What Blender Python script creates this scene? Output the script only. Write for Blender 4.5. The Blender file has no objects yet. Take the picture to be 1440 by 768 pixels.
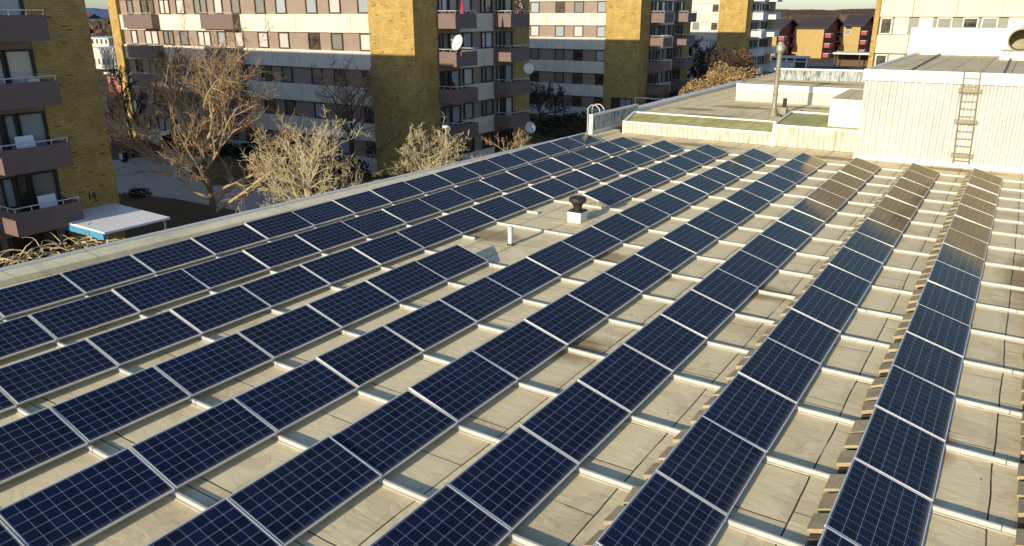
import bpy, math, random
from mathutils import Vector, Matrix
D = bpy.data
SC = bpy.context.scene
COL = SC.collection
R = math.radians
G = -6.5            # street level (roof deck is z = 0)

# ------------------------------------------------------------------ helpers
def lin(r, g, b):
    f = lambda c: (c/255/12.92) if c/255 <= 0.04045 else ((c/255+0.055)/1.055)**2.4
    return (f(r), f(g), f(b), 1)

class MB:
    """collects faces; build() links ONE mesh object with metre UVs"""
    def __init__(s): s.v = []; s.f = []; s.m = []; s.uv = []
    def face(s, pts, mi=0, uvs=None):
        n = len(s.v); s.v += [tuple(p) for p in pts]; s.f.append(tuple(range(n, n+len(pts)))); s.m.append(mi); s.uv.append(uvs)
        return s
    def box(s, x0, x1, y0, y1, z0, z1, mi=0, skip=''):
        a = [(x0,y0,z0),(x1,y0,z0),(x1,y1,z0),(x0,y1,z0),(x0,y0,z1),(x1,y0,z1),(x1,y1,z1),(x0,y1,z1)]
        n = len(s.v); s.v += a
        for key, q in (('b',(3,2,1,0)),('t',(4,5,6,7)),('s',(0,1,5,4)),('e',(1,2,6,5)),('n',(2,3,7,6)),('w',(3,0,4,7))):
            if key in skip: continue
            s.f.append(tuple(n+i for i in q)); s.m.append(mi); s.uv.append(None)
        return s
    def hexa(s, a, mi=0):
        n = len(s.v); s.v += [tuple(p) for p in a]
        for q in ((3,2,1,0),(4,5,6,7),(0,1,5,4),(1,2,6,5),(2,3,7,6),(3,0,4,7)):
            s.f.append(tuple(n+i for i in q)); s.m.append(mi); s.uv.append(None)
        return s
    def tube(s, pts, rad, n=6, mi=0, cap=True):
        pts = [Vector(p) for p in pts]
        if not hasattr(rad, '__len__'): rad = [rad]*len(pts)
        base = len(s.v); prev = None
        for i, p in enumerate(pts):
            d = (pts[min(i+1, len(pts)-1)]-pts[max(i-1, 0)])
            d = d.normalized() if d.length > 1e-9 else Vector((0,0,1))
            if prev is None:
                u = d.cross(Vector((0,0,1)) if abs(d.z) < .9 else Vector((1,0,0))).normalized()
            else:
                u = (prev - d*prev.dot(d)); u = u.normalized() if u.length > 1e-6 else d.orthogonal().normalized()
            prev = u; w = d.cross(u)
            for k in range(n):
                a = 2*math.pi*k/n
                s.v.append(tuple(p + (u*math.cos(a)+w*math.sin(a))*rad[i]))
        for i in range(len(pts)-1):
            for k in range(n):
                a = base+i*n+k; b = base+i*n+(k+1) % n
                s.f.append((a, b, b+n, a+n)); s.m.append(mi); s.uv.append(None)
        if cap and n > 3:
            s.f.append(tuple(base+k for k in reversed(range(n)))); s.m.append(mi); s.uv.append(None)
            s.f.append(tuple(base+(len(pts)-1)*n+k for k in range(n))); s.m.append(mi); s.uv.append(None)
        return s
    def lathe(s, prof, c=(0,0,0), n=20, mi=0):
        base = len(s.v)
        for r, z in prof:
            for k in range(n):
                a = 2*math.pi*k/n
                s.v.append((c[0]+r*math.cos(a), c[1]+r*math.sin(a), c[2]+z))
        for i in range(len(prof)-1):
            for k in range(n):
                a = base+i*n+k; b = base+i*n+(k+1) % n
                s.f.append((a, b, b+n, a+n)); s.m.append(mi); s.uv.append(None)
        return s
    def corrug(s, a, b, z0, z1, nrm, pitch=.2, depth=.035, mi=0):
        """trapezoid-ribbed sheet standing from a to b (xy), ribs towards nrm"""
        a = Vector((*a,0)); b = Vector((*b,0)); L = (b-a).length; d = (b-a)/L; nr = Vector(nrm)
        prof = []; t = 0
        while t < L:
            for q, h in ((0,0),(.2,0),(.42,1),(.76,1),(.98,0)):
                tt = t+q*pitch
                if tt < L: prof.append((tt, h*depth))
            t += pitch
        prof.append((L, 0))
        n0 = len(s.v)
        for t, h in prof:
            p = a+d*t+nr*h
            s.v.append((p.x, p.y, z0)); s.v.append((p.x, p.y, z1))
        flip = d.x*nr.y-d.y*nr.x > 0
        for i in range(len(prof)-1):
            k = n0+2*i
            q = (k, k+2, k+3, k+1)
            s.f.append(q[::-1] if flip else q); s.m.append(mi); s.uv.append(None)
        return s
    def mesh(s, name, mats):
        me = D.meshes.new(name)
        me.from_pydata(s.v, [], s.f)
        for m in (mats if isinstance(mats, (list, tuple)) else [mats]): me.materials.append(m)
        me.polygons.foreach_set('material_index', s.m)
        uvl = me.uv_layers.new(name='UVMap')
        for p, uv in zip(me.polygons, s.uv):
            if uv is None:
                n = p.normal; ax = max(range(3), key=lambda i: abs(n[i]))
                ij = ((1,2),(0,2),(0,1))[ax]
                for li in p.loop_indices:
                    co = me.vertices[me.loops[li].vertex_index].co
                    uvl.data[li].uv = (co[ij[0]], co[ij[1]])
            else:
                for li, u in zip(p.loop_indices, uv): uvl.data[li].uv = u
        me.update()
        return me
    def build(s, name, mats, parent=None, smooth=False, off=(0,0,0)):
        if off != (0,0,0): s.v = [(x-off[0], y-off[1], z-off[2]) for x, y, z in s.v]
        me = s.mesh(name, mats)
        if smooth: me.polygons.foreach_set('use_smooth', [True]*len(me.polygons))
        return link(name, me, parent)

def link(name, me, parent=None, loc=None):
    o = D.objects.new(name, me); COL.objects.link(o)
    if parent is not None: o.parent = parent
    if loc is not None: o.location = loc
    return o
def tag(o, label=None, cat=None, group=None, kind=None):
    if label: o['label'] = label
    if cat: o['category'] = cat
    if group: o['group'] = group
    if kind: o['kind'] = kind
    return o
def thing(name, label, cat, loc=(0,0,0), group=None, rz=0):
    o = D.objects.new(name, None); COL.objects.link(o)
    o.location = loc; o.rotation_euler = (0,0,rz); o.empty_display_size = .2
    return tag(o, label, cat, group)
def bevel(o, w=.01, seg=1):
    m = o.modifiers.new('Bevel', 'BEVEL'); m.width = w; m.segments = seg; m.limit_method = 'ANGLE'; m.angle_limit = R(40)
    return o
ORD = ['zeroth','first','second','third','fourth','fifth','sixth','seventh','eighth','ninth','tenth','eleventh','twelfth',
       'thirteenth','fourteenth','fifteenth','sixteenth','seventeenth','eighteenth','nineteenth','twentieth']

# ------------------------------------------------------------------ materials
class N:
    def __init__(s, name):
        s.mat = D.materials.new(name); s.mat.use_nodes = True
        s.t = s.mat.node_tree; s.b = s.t.nodes['Principled BSDF']
    def n(s, typ, **kw):
        nd = s.t.nodes.new(typ)
        for k, v in kw.items():
            if k[0] == '_': setattr(nd, k[1:], v)
            else: nd.inputs[k.replace('_', ' ')].default_value = v
        return nd
    def l(s, a, b): s.t.links.new(a, b)
    def math(s, op, a, b=None, c=None, clamp=False):
        nd = s.t.nodes.new('ShaderNodeMath'); nd.operation = op; nd.use_clamp = clamp
        for i, x in enumerate((a, b, c)):
            if x is None: continue
            if hasattr(x, 'is_linked'): s.l(x, nd.inputs[i])
            else: nd.inputs[i].default_value = x
        return nd.outputs[0]
    def mix(s, fac, a, b, mode='MIX'):
        nd = s.t.nodes.new('ShaderNodeMix'); nd.data_type = 'RGBA'; nd.blend_type = mode
        for i, x in ((0, fac), (6, a), (7, b)):
            if hasattr(x, 'is_linked'): s.l(x, nd.inputs[i])
            else: nd.inputs[i].default_value = x
        return nd.outputs[2]
    def uv(s): return s.n('ShaderNodeTexCoord').outputs['UV']
    def obj(s): return s.n('ShaderNodeTexCoord').outputs['Object']
    def pos(s): return s.n('ShaderNodeNewGeometry').outputs['Position']
    def noise(s, vec, scale, detail=4, rough=.55, dist=0):
        nd = s.n('ShaderNodeTexNoise', Scale=scale, Detail=detail, Roughness=rough, Distortion=dist)
        s.l(vec, nd.inputs['Vector']); return nd.outputs['Fac']
    def ramp(s, fac, stops):
        nd = s.t.nodes.new('ShaderNodeValToRGB'); s.l(fac, nd.inputs[0])
        el = nd.color_ramp.elements
        while len(el) < len(stops): el.new(.5)
        for e, (p, c) in zip(el, stops):
            e.position = p; e.color = c if hasattr(c, '__len__') else (c, c, c, 1)
        return nd.outputs[0]
    def bump(s, h, strength=.3, dist=.02):
        nd = s.n('ShaderNodeBump', Strength=strength, Distance=dist); s.l(h, nd.inputs['Height'])
        s.l(nd.outputs[0], s.b.inputs['Normal'])
    def set(s, **kw):
        for k, v in kw.items():
            i = s.b.inputs[k.replace('_', ' ')]
            if hasattr(v, 'is_linked'): s.l(v, i)
            else: i.default_value = v
        return s

def plain(name, col, rough=.6, metal=0, var=.18, scale=3, spec=.4, bump=0):
    m = N(name); p = m.pos()
    f = m.noise(p, scale, 5, .6)
    f2 = m.noise(p, scale*9, 3, .6)
    k = m.math('ADD', m.math('MULTIPLY', f, .7), m.math('MULTIPLY', f2, .3))
    lo = tuple(c*(1-var*1.6) for c in col[:3])+(1,); hi = tuple(min(1, c*(1+var)) for c in col[:3])+(1,)
    m.set(Base_Color=m.ramp(k, [(.3, lo), (.7, hi)]), Roughness=rough, Metallic=metal, Specular_IOR_Level=spec)
    if bump: m.bump(f2, bump, .02)
    return m.mat

def brick(name, c1, c2, mortar, odd, bw=.25, rh=.083):
    m = N(name); uv = m.uv()
    b = m.n('ShaderNodeTexBrick', Scale=1, Mortar_Size=.012, Brick_Width=bw, Row_Height=rh, Bias=0., Mortar_Smooth=.2)
    b.inputs['Color1'].default_value = c1; b.inputs['Color2'].default_value = c2; b.inputs['Mortar'].default_value = mortar
    m.l(uv, b.inputs['Vector'])
    # cell id -> scattered burnt bricks
    sep = m.n('ShaderNodeSeparateXYZ'); m.l(uv, sep.inputs[0])
    row = m.math('FLOOR', m.math('DIVIDE', sep.outputs[1], rh))
    sh = m.math('MULTIPLY', m.math('MODULO', row, 2), .5)
    colm = m.math('FLOOR', m.math('ADD', m.math('DIVIDE', sep.outputs[0], bw), sh))
    cmb = m.n('ShaderNodeCombineXYZ'); m.l(colm, cmb.inputs[0]); m.l(row, cmb.inputs[1])
    wn = m.n('ShaderNodeTexWhiteNoise'); m.l(cmb.outputs[0], wn.inputs['Vector'])
    patch = m.noise(uv, .35, 3, .6)
    thr = m.math('SUBTRACT', 1.0, m.math('MULTIPLY', patch, .045))
    burnt = m.math('MULTIPLY', m.math('GREATER_THAN', wn.outputs['Value'], thr), .75)
    col = m.mix(burnt, b.outputs['Color'], odd)
    stain = m.ramp(m.noise(uv, .9, 6, .65), [(.3, .74), (.62, 1.06)])
    col = m.mix(1., col, stain, 'MULTIPLY')
    m.set(Base_Color=col, Roughness=.85, Specular_IOR_Level=.2)
    m.bump(m.math('SUBTRACT', 1, b.outputs['Fac']), .35, .012)
    return m.mat

M = {}
M['brick'] = brick('yellow_brick', lin(212,178,104), lin(190,157,88), lin(126,102,60), lin(104,80,52))
M['concrete'] = plain('pale_concrete_panel', lin(228,216,190), .85, var=.12, scale=.8, bump=.1)
M['cream'] = plain('cream_panel', lin(222,202,180), .8, var=.05, scale=.5)
M['clad'] = plain('brown_cladding', lin(152,132,114), .7, var=.08, scale=1.2)
M['whiteclad'] = plain('offwhite_cladding', lin(214,208,192), .7, var=.08, scale=1.2)
M['greyclad'] = plain('grey_green_cladding', lin(140,142,124), .6, var=.08, scale=1.2)
def ribbed(name, c, amp=.5, pitch=.09):
    m = N(name); uv = m.uv(); sep = m.n('ShaderNodeSeparateXYZ'); m.l(uv, sep.inputs[0])
    w = m.math('PINGPONG', m.math('DIVIDE', sep.outputs[0], pitch), .5)
    k = m.math('ADD', m.math('MULTIPLY', w, 1.1), m.math('MULTIPLY', m.noise(uv, 2.2, 4), .5))
    m.set(Base_Color=m.ramp(k, [(.15, tuple(x*.66 for x in c[:3])+(1,)), (.7, tuple(min(1, x*1.12) for x in c[:3])+(1,))]), Roughness=.6, Specular_IOR_Level=.3)
    m.bump(w, amp, .02); return m.mat
M['balc'] = ribbed('brown_balcony_sheet', lin(122,102,94))
M['balcwhite'] = ribbed('white_balcony_sheet', lin(222,216,204), .3)
M['balcred'] = ribbed('red_balcony_sheet', lin(158,78,68), .3)
M['slab'] = plain('balcony_slab', lin(150,142,128), .85, var=.1)
M['frame_brown'] = plain('brown_window_frame', lin(92,62,44), .55, var=.15)
M['frame_dark'] = plain('dark_window_frame', lin(52,44,40), .5, var=.15)
M['frame_white'] = plain('white_window_frame', lin(222,216,204), .5, var=.05)
def pane(name, c, fold=0, rough=.06):
    m = N(name); o = m.obj()
    if fold:
        sep = m.n('ShaderNodeSeparateXYZ'); m.l(o, sep.inputs[0])
        x = m.math('ADD', sep.outputs[0], sep.outputs[1])
        f = m.noise(m.n('ShaderNodeCombineXYZ').outputs[0], 1)
        cm = m.n('ShaderNodeCombineXYZ'); m.l(x, cm.inputs[0])
        f = m.noise(cm.outputs[0], 16, 2, .5)
        rnd = m.n('ShaderNodeObjectInfo').outputs['Random']
        col = m.mix(m.math('MULTIPLY', f, fold), c, tuple(v*.45 for v in c[:3])+(1,))
        col = m.mix(m.math('MULTIPLY', rnd, .35), col, lin(120,112,100))
    else:
        f = m.noise(o, 2.2, 3, .6); rnd = m.n('ShaderNodeObjectInfo').outputs['Random']
        col = m.mix(m.ramp(m.math('ADD', f, m.math('MULTIPLY', rnd, .25)), [(.45, 0.), (.75, 1.)]), c, lin(96,88,72))
    m.set(Base_Color=col, Roughness=.5 if fold else rough, Specular_IOR_Level=.5, Coat_Weight=.9, Coat_Roughness=.03)
    return m.mat
M['pane_dark'] = pane('dark_glass', lin(34,36,38))
M['pane_curtain'] = pane('curtained_glass', lin(226,222,210), .55)
M['pane_half'] = pane('dim_curtained_glass', lin(134,134,122), .6)
M['pane_blue'] = pane('blinds_glass', lin(168,178,180), .3)
M['white'] = plain('white_painted_sheet', lin(236,230,214), .55, var=.05, scale=.6)
def weathered(name, c, rust, lo=.6, hi=.75, sc=1.0):
    m = N(name); p = m.pos()
    mp = m.n('ShaderNodeMapping'); mp.inputs['Scale'].default_value = (2.2*sc, 2.2*sc, .5*sc); m.l(p, mp.inputs[0])
    f = m.noise(mp.outputs[0], 2.4, 6, .65)
    col = m.mix(m.ramp(f, [(lo, 0.), (hi, 1.)]), c, rust)
    f2 = m.noise(p, .7, 4)
    col = m.mix(1., col, m.ramp(f2, [(.3, .86), (.6, 1.)]), 'MULTIPLY')
    m.set(Base_Color=col, Roughness=.55, Specular_IOR_Level=.4); return m.mat
M['whitecor'] = weathered('white_corrugated_steel', lin(202,198,186), lin(182,170,140))
M['rustcor'] = weathered('stained_corrugated_steel', lin(208,202,184), lin(182,158,116), .5, .7)
M['greycor'] = weathered('weathered_grey_corrugated_steel', lin(178,184,182), lin(92,88,76), .48, .62, 1.6)
M['coping'] = plain('pale_metal_coping', lin(214,210,198), .45, 0, var=.08, scale=1.5, spec=.5)
M['alu'] = plain('brushed_aluminium', lin(202,197,185), .42, .15, var=.1, scale=4)
M['frame_alu'] = plain('silver_panel_frame', lin(226,222,212), .38, .15, var=.06, scale=6)
M['galv'] = plain('galvanised_steel', lin(170,166,146), .5, .5, var=.15, scale=3)
M['galv_old'] = plain('old_galvanised_steel', lin(146,138,108), .6, .3, var=.2, scale=3)
M['black'] = plain('dark_painted_metal', lin(52,46,40), .5, 0, var=.2, scale=5)
M['block'] = plain('tan_concrete_block', lin(178,159,120), .9, var=.25, scale=4, bump=.25)
M['tray'] = plain('dark_steel_tray', lin(104,92,74), .6, .3, var=.2, scale=5)
M['dish'] = plain('white_dish', lin(224,222,214), .45, var=.05)
M['rail'] = plain('pale_handrail', lin(206,200,186), .45, .2, var=.08)
M['post'] = plain('white_plastic_post', lin(228,222,204), .5, var=.06)
M['canopy'] = plain('white_canopy_sheet', lin(250,247,240), .5, var=.04)
M['bluesheet'] = plain('blue_fascia', lin(72,150,190), .5, var=.06)
M['red'] = plain('red_fabric', lin(214,40,52), .7, var=.1)
M['skin'] = plain('skin', lin(196,150,124), .6, var=.05)
M['darkcloth'] = plain('dark_maroon_cloth', lin(70,34,36), .8, var=.15)
M['hair'] = plain('dark_hair', lin(34,26,22), .7, var=.1)
M['redwall'] = plain('red_painted_wall', lin(128,58,52), .8, var=.1)
M['yellowwall'] = plain('ochre_brick_wall', lin(182,152,94), .85, var=.1, scale=1)
M['rooftile'] = plain('dark_roof_tiles', lin(74,62,58), .8, var=.12)
M['woodfence'] = plain('weathered_timber', lin(104,80,58), .85, var=.2)
M['lawn'] = None

def roof_felt(name, c, grime, moss=0., seam=True, spots=()):
    m = N(name); p = m.pos()
    wob = m.noise(p, .55, 3, .5)
    sep = m.n('ShaderNodeSeparateXYZ'); m.l(p, sep.inputs[0])
    off = m.math('MULTIPLY', m.math('SUBTRACT', wob, .5), .10)
    cx = m.math('ADD', m.math('ADD', sep.outputs[0], off), .42); cy = m.math('ADD', sep.outputs[1], off)
    cmb = m.n('ShaderNodeCombineXYZ'); m.l(cy, cmb.inputs[0]); m.l(cx, cmb.inputs[1])
    b = m.n('ShaderNodeTexBrick', Scale=1, Mortar_Size=.011, Brick_Width=3.3, Row_Height=1.026, Mortar_Smooth=.1, Bias=0.)
    b.offset = .37
    b.inputs['Color1'].default_value = (1,1,1,1); b.inputs['Color2'].default_value = (.91,.91,.91,1); b.inputs['Mortar'].default_value = (1,1,1,1)
    m.l(cmb.outputs[0], b.inputs['Vector'])
    b2 = m.n('ShaderNodeTexBrick', Scale=1, Mortar_Size=.010, Brick_Width=2.35, Row_Height=1.026, Mortar_Smooth=.1, Bias=0.)
    b2.offset = .61
    m.l(cmb.outputs[0], b2.inputs['Vector'])
    fine = m.noise(p, 26, 4, .7); grit = m.noise(p, 130, 2, .7)
    mid = m.noise(p, 2.1, 6, .62, .4); big = m.noise(p, .38, 5, .6, .6)
    k = m.math('ADD', m.math('MULTIPLY', mid, .6), m.math('MULTIPLY', fine, .4))
    col = m.ramp(k, [(.3, tuple(x*.93 for x in c[:3])+(1,)), (.7, tuple(min(1, x*1.08) for x in c[:3])+(1,))])
    col = m.mix(1., col, b.outputs['Color'], 'MULTIPLY')
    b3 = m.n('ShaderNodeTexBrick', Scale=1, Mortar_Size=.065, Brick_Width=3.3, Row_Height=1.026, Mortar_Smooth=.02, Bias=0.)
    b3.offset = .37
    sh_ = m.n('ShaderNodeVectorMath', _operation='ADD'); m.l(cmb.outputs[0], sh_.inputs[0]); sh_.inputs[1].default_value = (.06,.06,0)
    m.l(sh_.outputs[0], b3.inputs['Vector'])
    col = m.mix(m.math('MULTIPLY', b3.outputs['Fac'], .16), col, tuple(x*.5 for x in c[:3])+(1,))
    spk = m.n('ShaderNodeTexVoronoi', Scale=3.1); m.l(p, spk.inputs['Vector'])
    spc = m.n('ShaderNodeSeparateColor'); m.l(spk.outputs['Color'], spc.inputs[0])
    col = m.mix(m.math('MULTIPLY', m.math('LESS_THAN', spk.outputs['Distance'], m.math('MULTIPLY', spc.outputs[0], .055)), m.math('GREATER_THAN', spc.outputs[1], .6)), col, lin(88,70,48))
    rg_ = m.noise(p, 1.25, 5, .55, .9)
    ring = m.math('MULTIPLY', m.math('SUBTRACT', 1., m.math('DIVIDE', m.math('ABSOLUTE', m.math('SUBTRACT', rg_, .6)), .012), clamp=True), .22)
    col = m.mix(ring, col, grime)
    pud = m.ramp(rg_, [(.595, 0.), (.605, .16)])
    col = m.mix(pud, col, grime)
    col = m.mix(.35, col, m.ramp(grit, [(.3, .84), (.7, 1.08)]), 'MULTIPLY')
    g = m.ramp(m.math('ADD', m.math('MULTIPLY', big, .75), m.math('MULTIPLY', mid, .3)), [(.565, 0.), (.74, .6)])
    col = m.mix(g, col, grime)
    if spots:
        acc = None
        for sx, sy, rx, ry in spots:
            a_ = m.math('DIVIDE', m.math('SUBTRACT', sep.outputs[0], sx), rx); b_ = m.math('DIVIDE', m.math('SUBTRACT', sep.outputs[1], sy), ry)
            d_ = m.math('SUBTRACT', 1.15, m.math('SQRT', m.math('ADD', m.math('MULTIPLY', a_, a_), m.math('MULTIPLY', b_, b_))), clamp=True)
            acc = d_ if acc is None else m.math('MAXIMUM', acc, d_)
        mk = m.math('MULTIPLY', m.ramp(m.math('ADD', m.math('MULTIPLY', acc, .8), m.math('MULTIPLY', mid, .6)), [(.42, 0.), (.8, .8)]), m.ramp(acc, [(.0, 0.), (.15, 1.)]))
        col = m.mix(mk, col, grime)
    if moss:
        mm = m.ramp(m.math('ADD', m.math('MULTIPLY', big, .5), m.math('MULTIPLY', mid, .5)), [(.52-moss*.22, 0.), (.62-moss*.12, .85)])
        col = m.mix(mm, col, lin(180,172,96))
    if seam:
        breakup = m.ramp(m.noise(p, .9, 3), [(.30, .25), (.46, 1.)])
        s1 = m.math('MULTIPLY', b.outputs['Fac'], breakup)
        s2 = m.math('MULTIPLY', m.math('MULTIPLY', b2.outputs['Fac'], m.ramp(m.noise(p, .6, 2), [(.38, 0.), (.46, .9)])), 1.)
        sm = m.math('MAXIMUM', s1, s2)
        col = m.mix(m.math('MULTIPLY', sm, .95), col, lin(50,40,30))
    # wrinkles
    mp = m.n('ShaderNodeMapping'); mp.inputs['Scale'].default_value = (1., 2.6, 1.); mp.inputs['Rotation'].default_value = (0,0,.5); m.l(p, mp.inputs[0])
    wr = m.noise(mp.outputs[0], 1.7, 3, .5, 1.2)
    h = m.math('ADD', m.math('MULTIPLY', wr, .7), m.math('MULTIPLY', fine, .10))
    m.bump(h, .24, .05)
    m.set(Base_Color=col, Roughness=.92, Specular_IOR_Level=.15)
    return m.mat
SPOTS = [(-3.5,10.6,1.1,.7),(.1,10.6,.7,.5),(1.6,10.0,.8,.6),(4.2,10.1,.9,.6),(5.3,6.6,.6,.6),(9.2,14.5,.8,2.5),(-4.,28.6,2.2,.5),(2.,28.4,1.6,.5),(-7.4,28.5,1.,.7),(6.5,28.2,2.4,.4),(2.2,5.2,.6,.8),(7.9,5.,.5,.9)]
M['felt'] = roof_felt('roofing_felt', lin(248,226,176), lin(158,130,86), spots=SPOTS)
M['upfelt'] = roof_felt('upstand_felt', lin(238,224,184), lin(176,160,120), seam=False)
M['mossfelt'] = roof_felt('mossy_roofing_felt', lin(232,216,156), lin(164,150,92), moss=.75)
M['greyfelt'] = roof_felt('greyish_roofing_felt', lin(244,222,168), lin(150,128,86), moss=.0, spots=[(-5,38.5,2.2,.8),(-7.2,36.2,1.6,.7),(-2.2,40.3,3.,.5),(-5.5,34.,2.,.5),(-.2,38.,1.2,.6),(-3.,45.,4.,.8)])
M['brownfelt'] = roof_felt('brown_roofing_felt', lin(232,210,164), lin(170,148,106))

def cells():
    m = N('solar_cells'); uv = m.uv()
    sep = m.n('ShaderNodeSeparateXYZ'); m.l(uv, sep.inputs[0])
    u = m.math('DIVIDE', sep.outputs[0], .1595); v = m.math('DIVIDE', sep.outputs[1], .159)
    def line(x, w):
        fr = m.math('PINGPONG', x, .5)
        return m.math('LESS_THAN', fr, w)
    lu = line(u, .0095); lv = line(v, .0115)
    grid = m.math('MAXIMUM', lu, lv)
    bus = line(m.math('ADD', m.math('MULTIPLY', v, 4), .5), .034)
    iu = m.math('FLOOR', u); iv = m.math('FLOOR', v)
    rnd = m.n('ShaderNodeObjectInfo').outputs['Random']
    cmb = m.n('ShaderNodeCombineXYZ'); m.l(iu, cmb.inputs[0]); m.l(iv, cmb.inputs[1]); m.l(m.math('MULTIPLY', rnd, 91), cmb.inputs[2])
    wn = m.n('ShaderNodeTexWhiteNoise'); m.l(cmb.outputs[0], wn.inputs['Vector'])
    vo = m.n('ShaderNodeTexVoronoi', Scale=55); m.l(uv, vo.inputs['Vector'])
    vs = m.n('ShaderNodeSeparateColor'); m.l(vo.outputs['Color'], vs.inputs[0])
    k = m.math('ADD', m.math('MULTIPLY', wn.outputs['Value'], .55), m.math('MULTIPLY', vs.outputs[0], .45))
    cell = m.ramp(k, [(0., (.0020,.0044,.015,1)), (.55, (.0040,.0088,.032,1)), (1., (.0070,.0150,.052,1))])
    tint = m.ramp(rnd, [(0., (1.15,.85,.9,1)), (.5, (.8,1.,1.1,1)), (1., (1.35,1.05,.95,1))])
    cell = m.mix(1., cell, tint, 'MULTIPLY')
    cell = m.mix(m.math('MULTIPLY', bus, .30), cell, (.16,.19,.26,1))
    col = m.mix(m.math('MULTIPLY', grid, .92), cell, (.46,.50,.58,1))
    dust = m.noise(m.pos(), 1.1, 5, .65)
    dcol = m.mix(m.ramp(dust, [(.42, .003), (.8, .03)]), col, lin(150,138,112))
    edge = m.math('MULTIPLY', m.math('SUBTRACT', 1., m.math('DIVIDE', sep.outputs[1], .07), clamp=True), m.math('MULTIPLY', dust, .3))
    dcol = m.mix(edge, dcol, lin(168,154,124))
    off = m.n('ShaderNodeCombineXYZ'); m.l(m.math('MULTIPLY', rnd, 37.), off.inputs[0])
    va = m.n('ShaderNodeVectorMath', _operation='ADD'); m.l(uv, va.inputs[0]); m.l(off.outputs[0], va.inputs[1])
    dv = m.n('ShaderNodeTexVoronoi', Scale=1.1); m.l(va.outputs[0], dv.inputs['Vector'])
    dc = m.n('ShaderNodeSeparateColor'); m.l(dv.outputs['Color'], dc.inputs[0])
    spot = m.math('MULTIPLY', m.math('LESS_THAN', dv.outputs['Distance'], .016), m.math('GREATER_THAN', dc.outputs[0], .9))
    dcol = m.mix(spot, dcol, (.75,.74,.7,1))
    m.set(Base_Color=dcol, Roughness=m.ramp(dust, [(.3, .05), (.8, .14)]), Specular_IOR_Level=0.)
    rg = m.ramp(dust, [(.3, .08), (.8, .2)])
    gl = m.n('ShaderNodeBsdfGlossy'); gl.inputs['Color'].default_value = (.9,.78,.48,1); m.l(rg, gl.inputs['Roughness'])
    fz = m.n('ShaderNodeFresnel', IOR=1.36)
    mx = m.n('ShaderNodeMixShader'); m.l(m.math('MULTIPLY', fz.outputs[0], .85), mx.inputs[0]); m.l(m.b.outputs[0], mx.inputs[1]); m.l(gl.outputs[0], mx.inputs[2])
    m.l(mx.outputs[0], m.t.nodes['Material Output'].inputs['Surface'])
    return m.mat
M['cells'] = cells()
M['label'] = plain('backsheet', lin(210,210,205), .6)

def ground_mat():
    m = N('winter_lawn'); p = m.pos()
    a = m.noise(p, .25, 6, .65); b = m.noise(p, 5, 5, .7); far = m.noise(p, .012, 5, .6)
    k = m.math('ADD', m.math('MULTIPLY', a, .5), m.math('MULTIPLY', b, .5))
    col = m.ramp(k, [(.32, lin(62,52,34)), (.5, lin(96,84,52)), (.68, lin(128,112,72))])
    col = m.mix(m.ramp(far, [(.4, 0.), (.6, .7)]), col, lin(98,80,60))
    m.set(Base_Color=col, Roughness=.95, Specular_IOR_Level=.1); m.bump(b, .6, .06); return m.mat
M['lawn'] = ground_mat()
M['asphalt'] = plain('grey_gravel_path', lin(176,168,154), .9, var=.14, scale=1.6, bump=.2)
M['road'] = plain('dark_asphalt', lin(78,78,80), .9, var=.15, scale=1.)
M['bark'] = plain('grey_brown_bark', lin(112,94,72), .9, var=.25, scale=6, bump=.5)
M['twig'] = plain('reddish_twigs', lin(170,138,100), .85, var=.2, scale=2)
M['limb'] = plain('pale_brown_limbs', lin(178,158,120), .85, var=.2, scale=4)
M['palebark'] = plain('pale_lichen_bark', lin(190,174,136), .9, var=.22, scale=5, bump=.3)
M['paletwig'] = plain('pale_twigs', lin(202,184,140), .85, var=.2, scale=2)
M['darkbark'] = plain('dark_bark', lin(70,56,44), .9, var=.2, scale=6)
M['darktwig'] = plain('dark_twigs', lin(86,68,56), .9, var=.2, scale=3)
M['tanleaf'] = plain('dry_tan_leaves', lin(176,148,98), .8, var=.3, scale=4)
M['brownleaf'] = plain('dry_brown_leaves', lin(120,82,60), .8, var=.3, scale=4)
M['hedge'] = plain('dark_hedge_leaves', lin(58,56,34), .85, var=.35, scale=3)
M['farwood'] = plain('distant_bare_wood', lin(122,98,78), .95, var=.25, scale=.15)
M['town'] = plain('pale_town_wall', lin(214,206,188), .8, var=.06, scale=.2)
M['townred'] = plain('brick_red_town_wall', lin(164,84,66), .8, var=.1, scale=.2)
def hill(name, a, b, sc):
    m = N(name); p = m.pos(); f = m.noise(p, sc, 7, .7)
    m.set(Base_Color=m.ramp(f, [(.35, a), (.65, b)]), Roughness=1., Specular_IOR_Level=0.); return m.mat
M['hill'] = hill('wooded_ridge', lin(86,72,58), lin(126,104,80), .03)
M['bluehill'] = hill('hazy_blue_ridge', lin(96,112,140), lin(120,134,158), .004)

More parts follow.
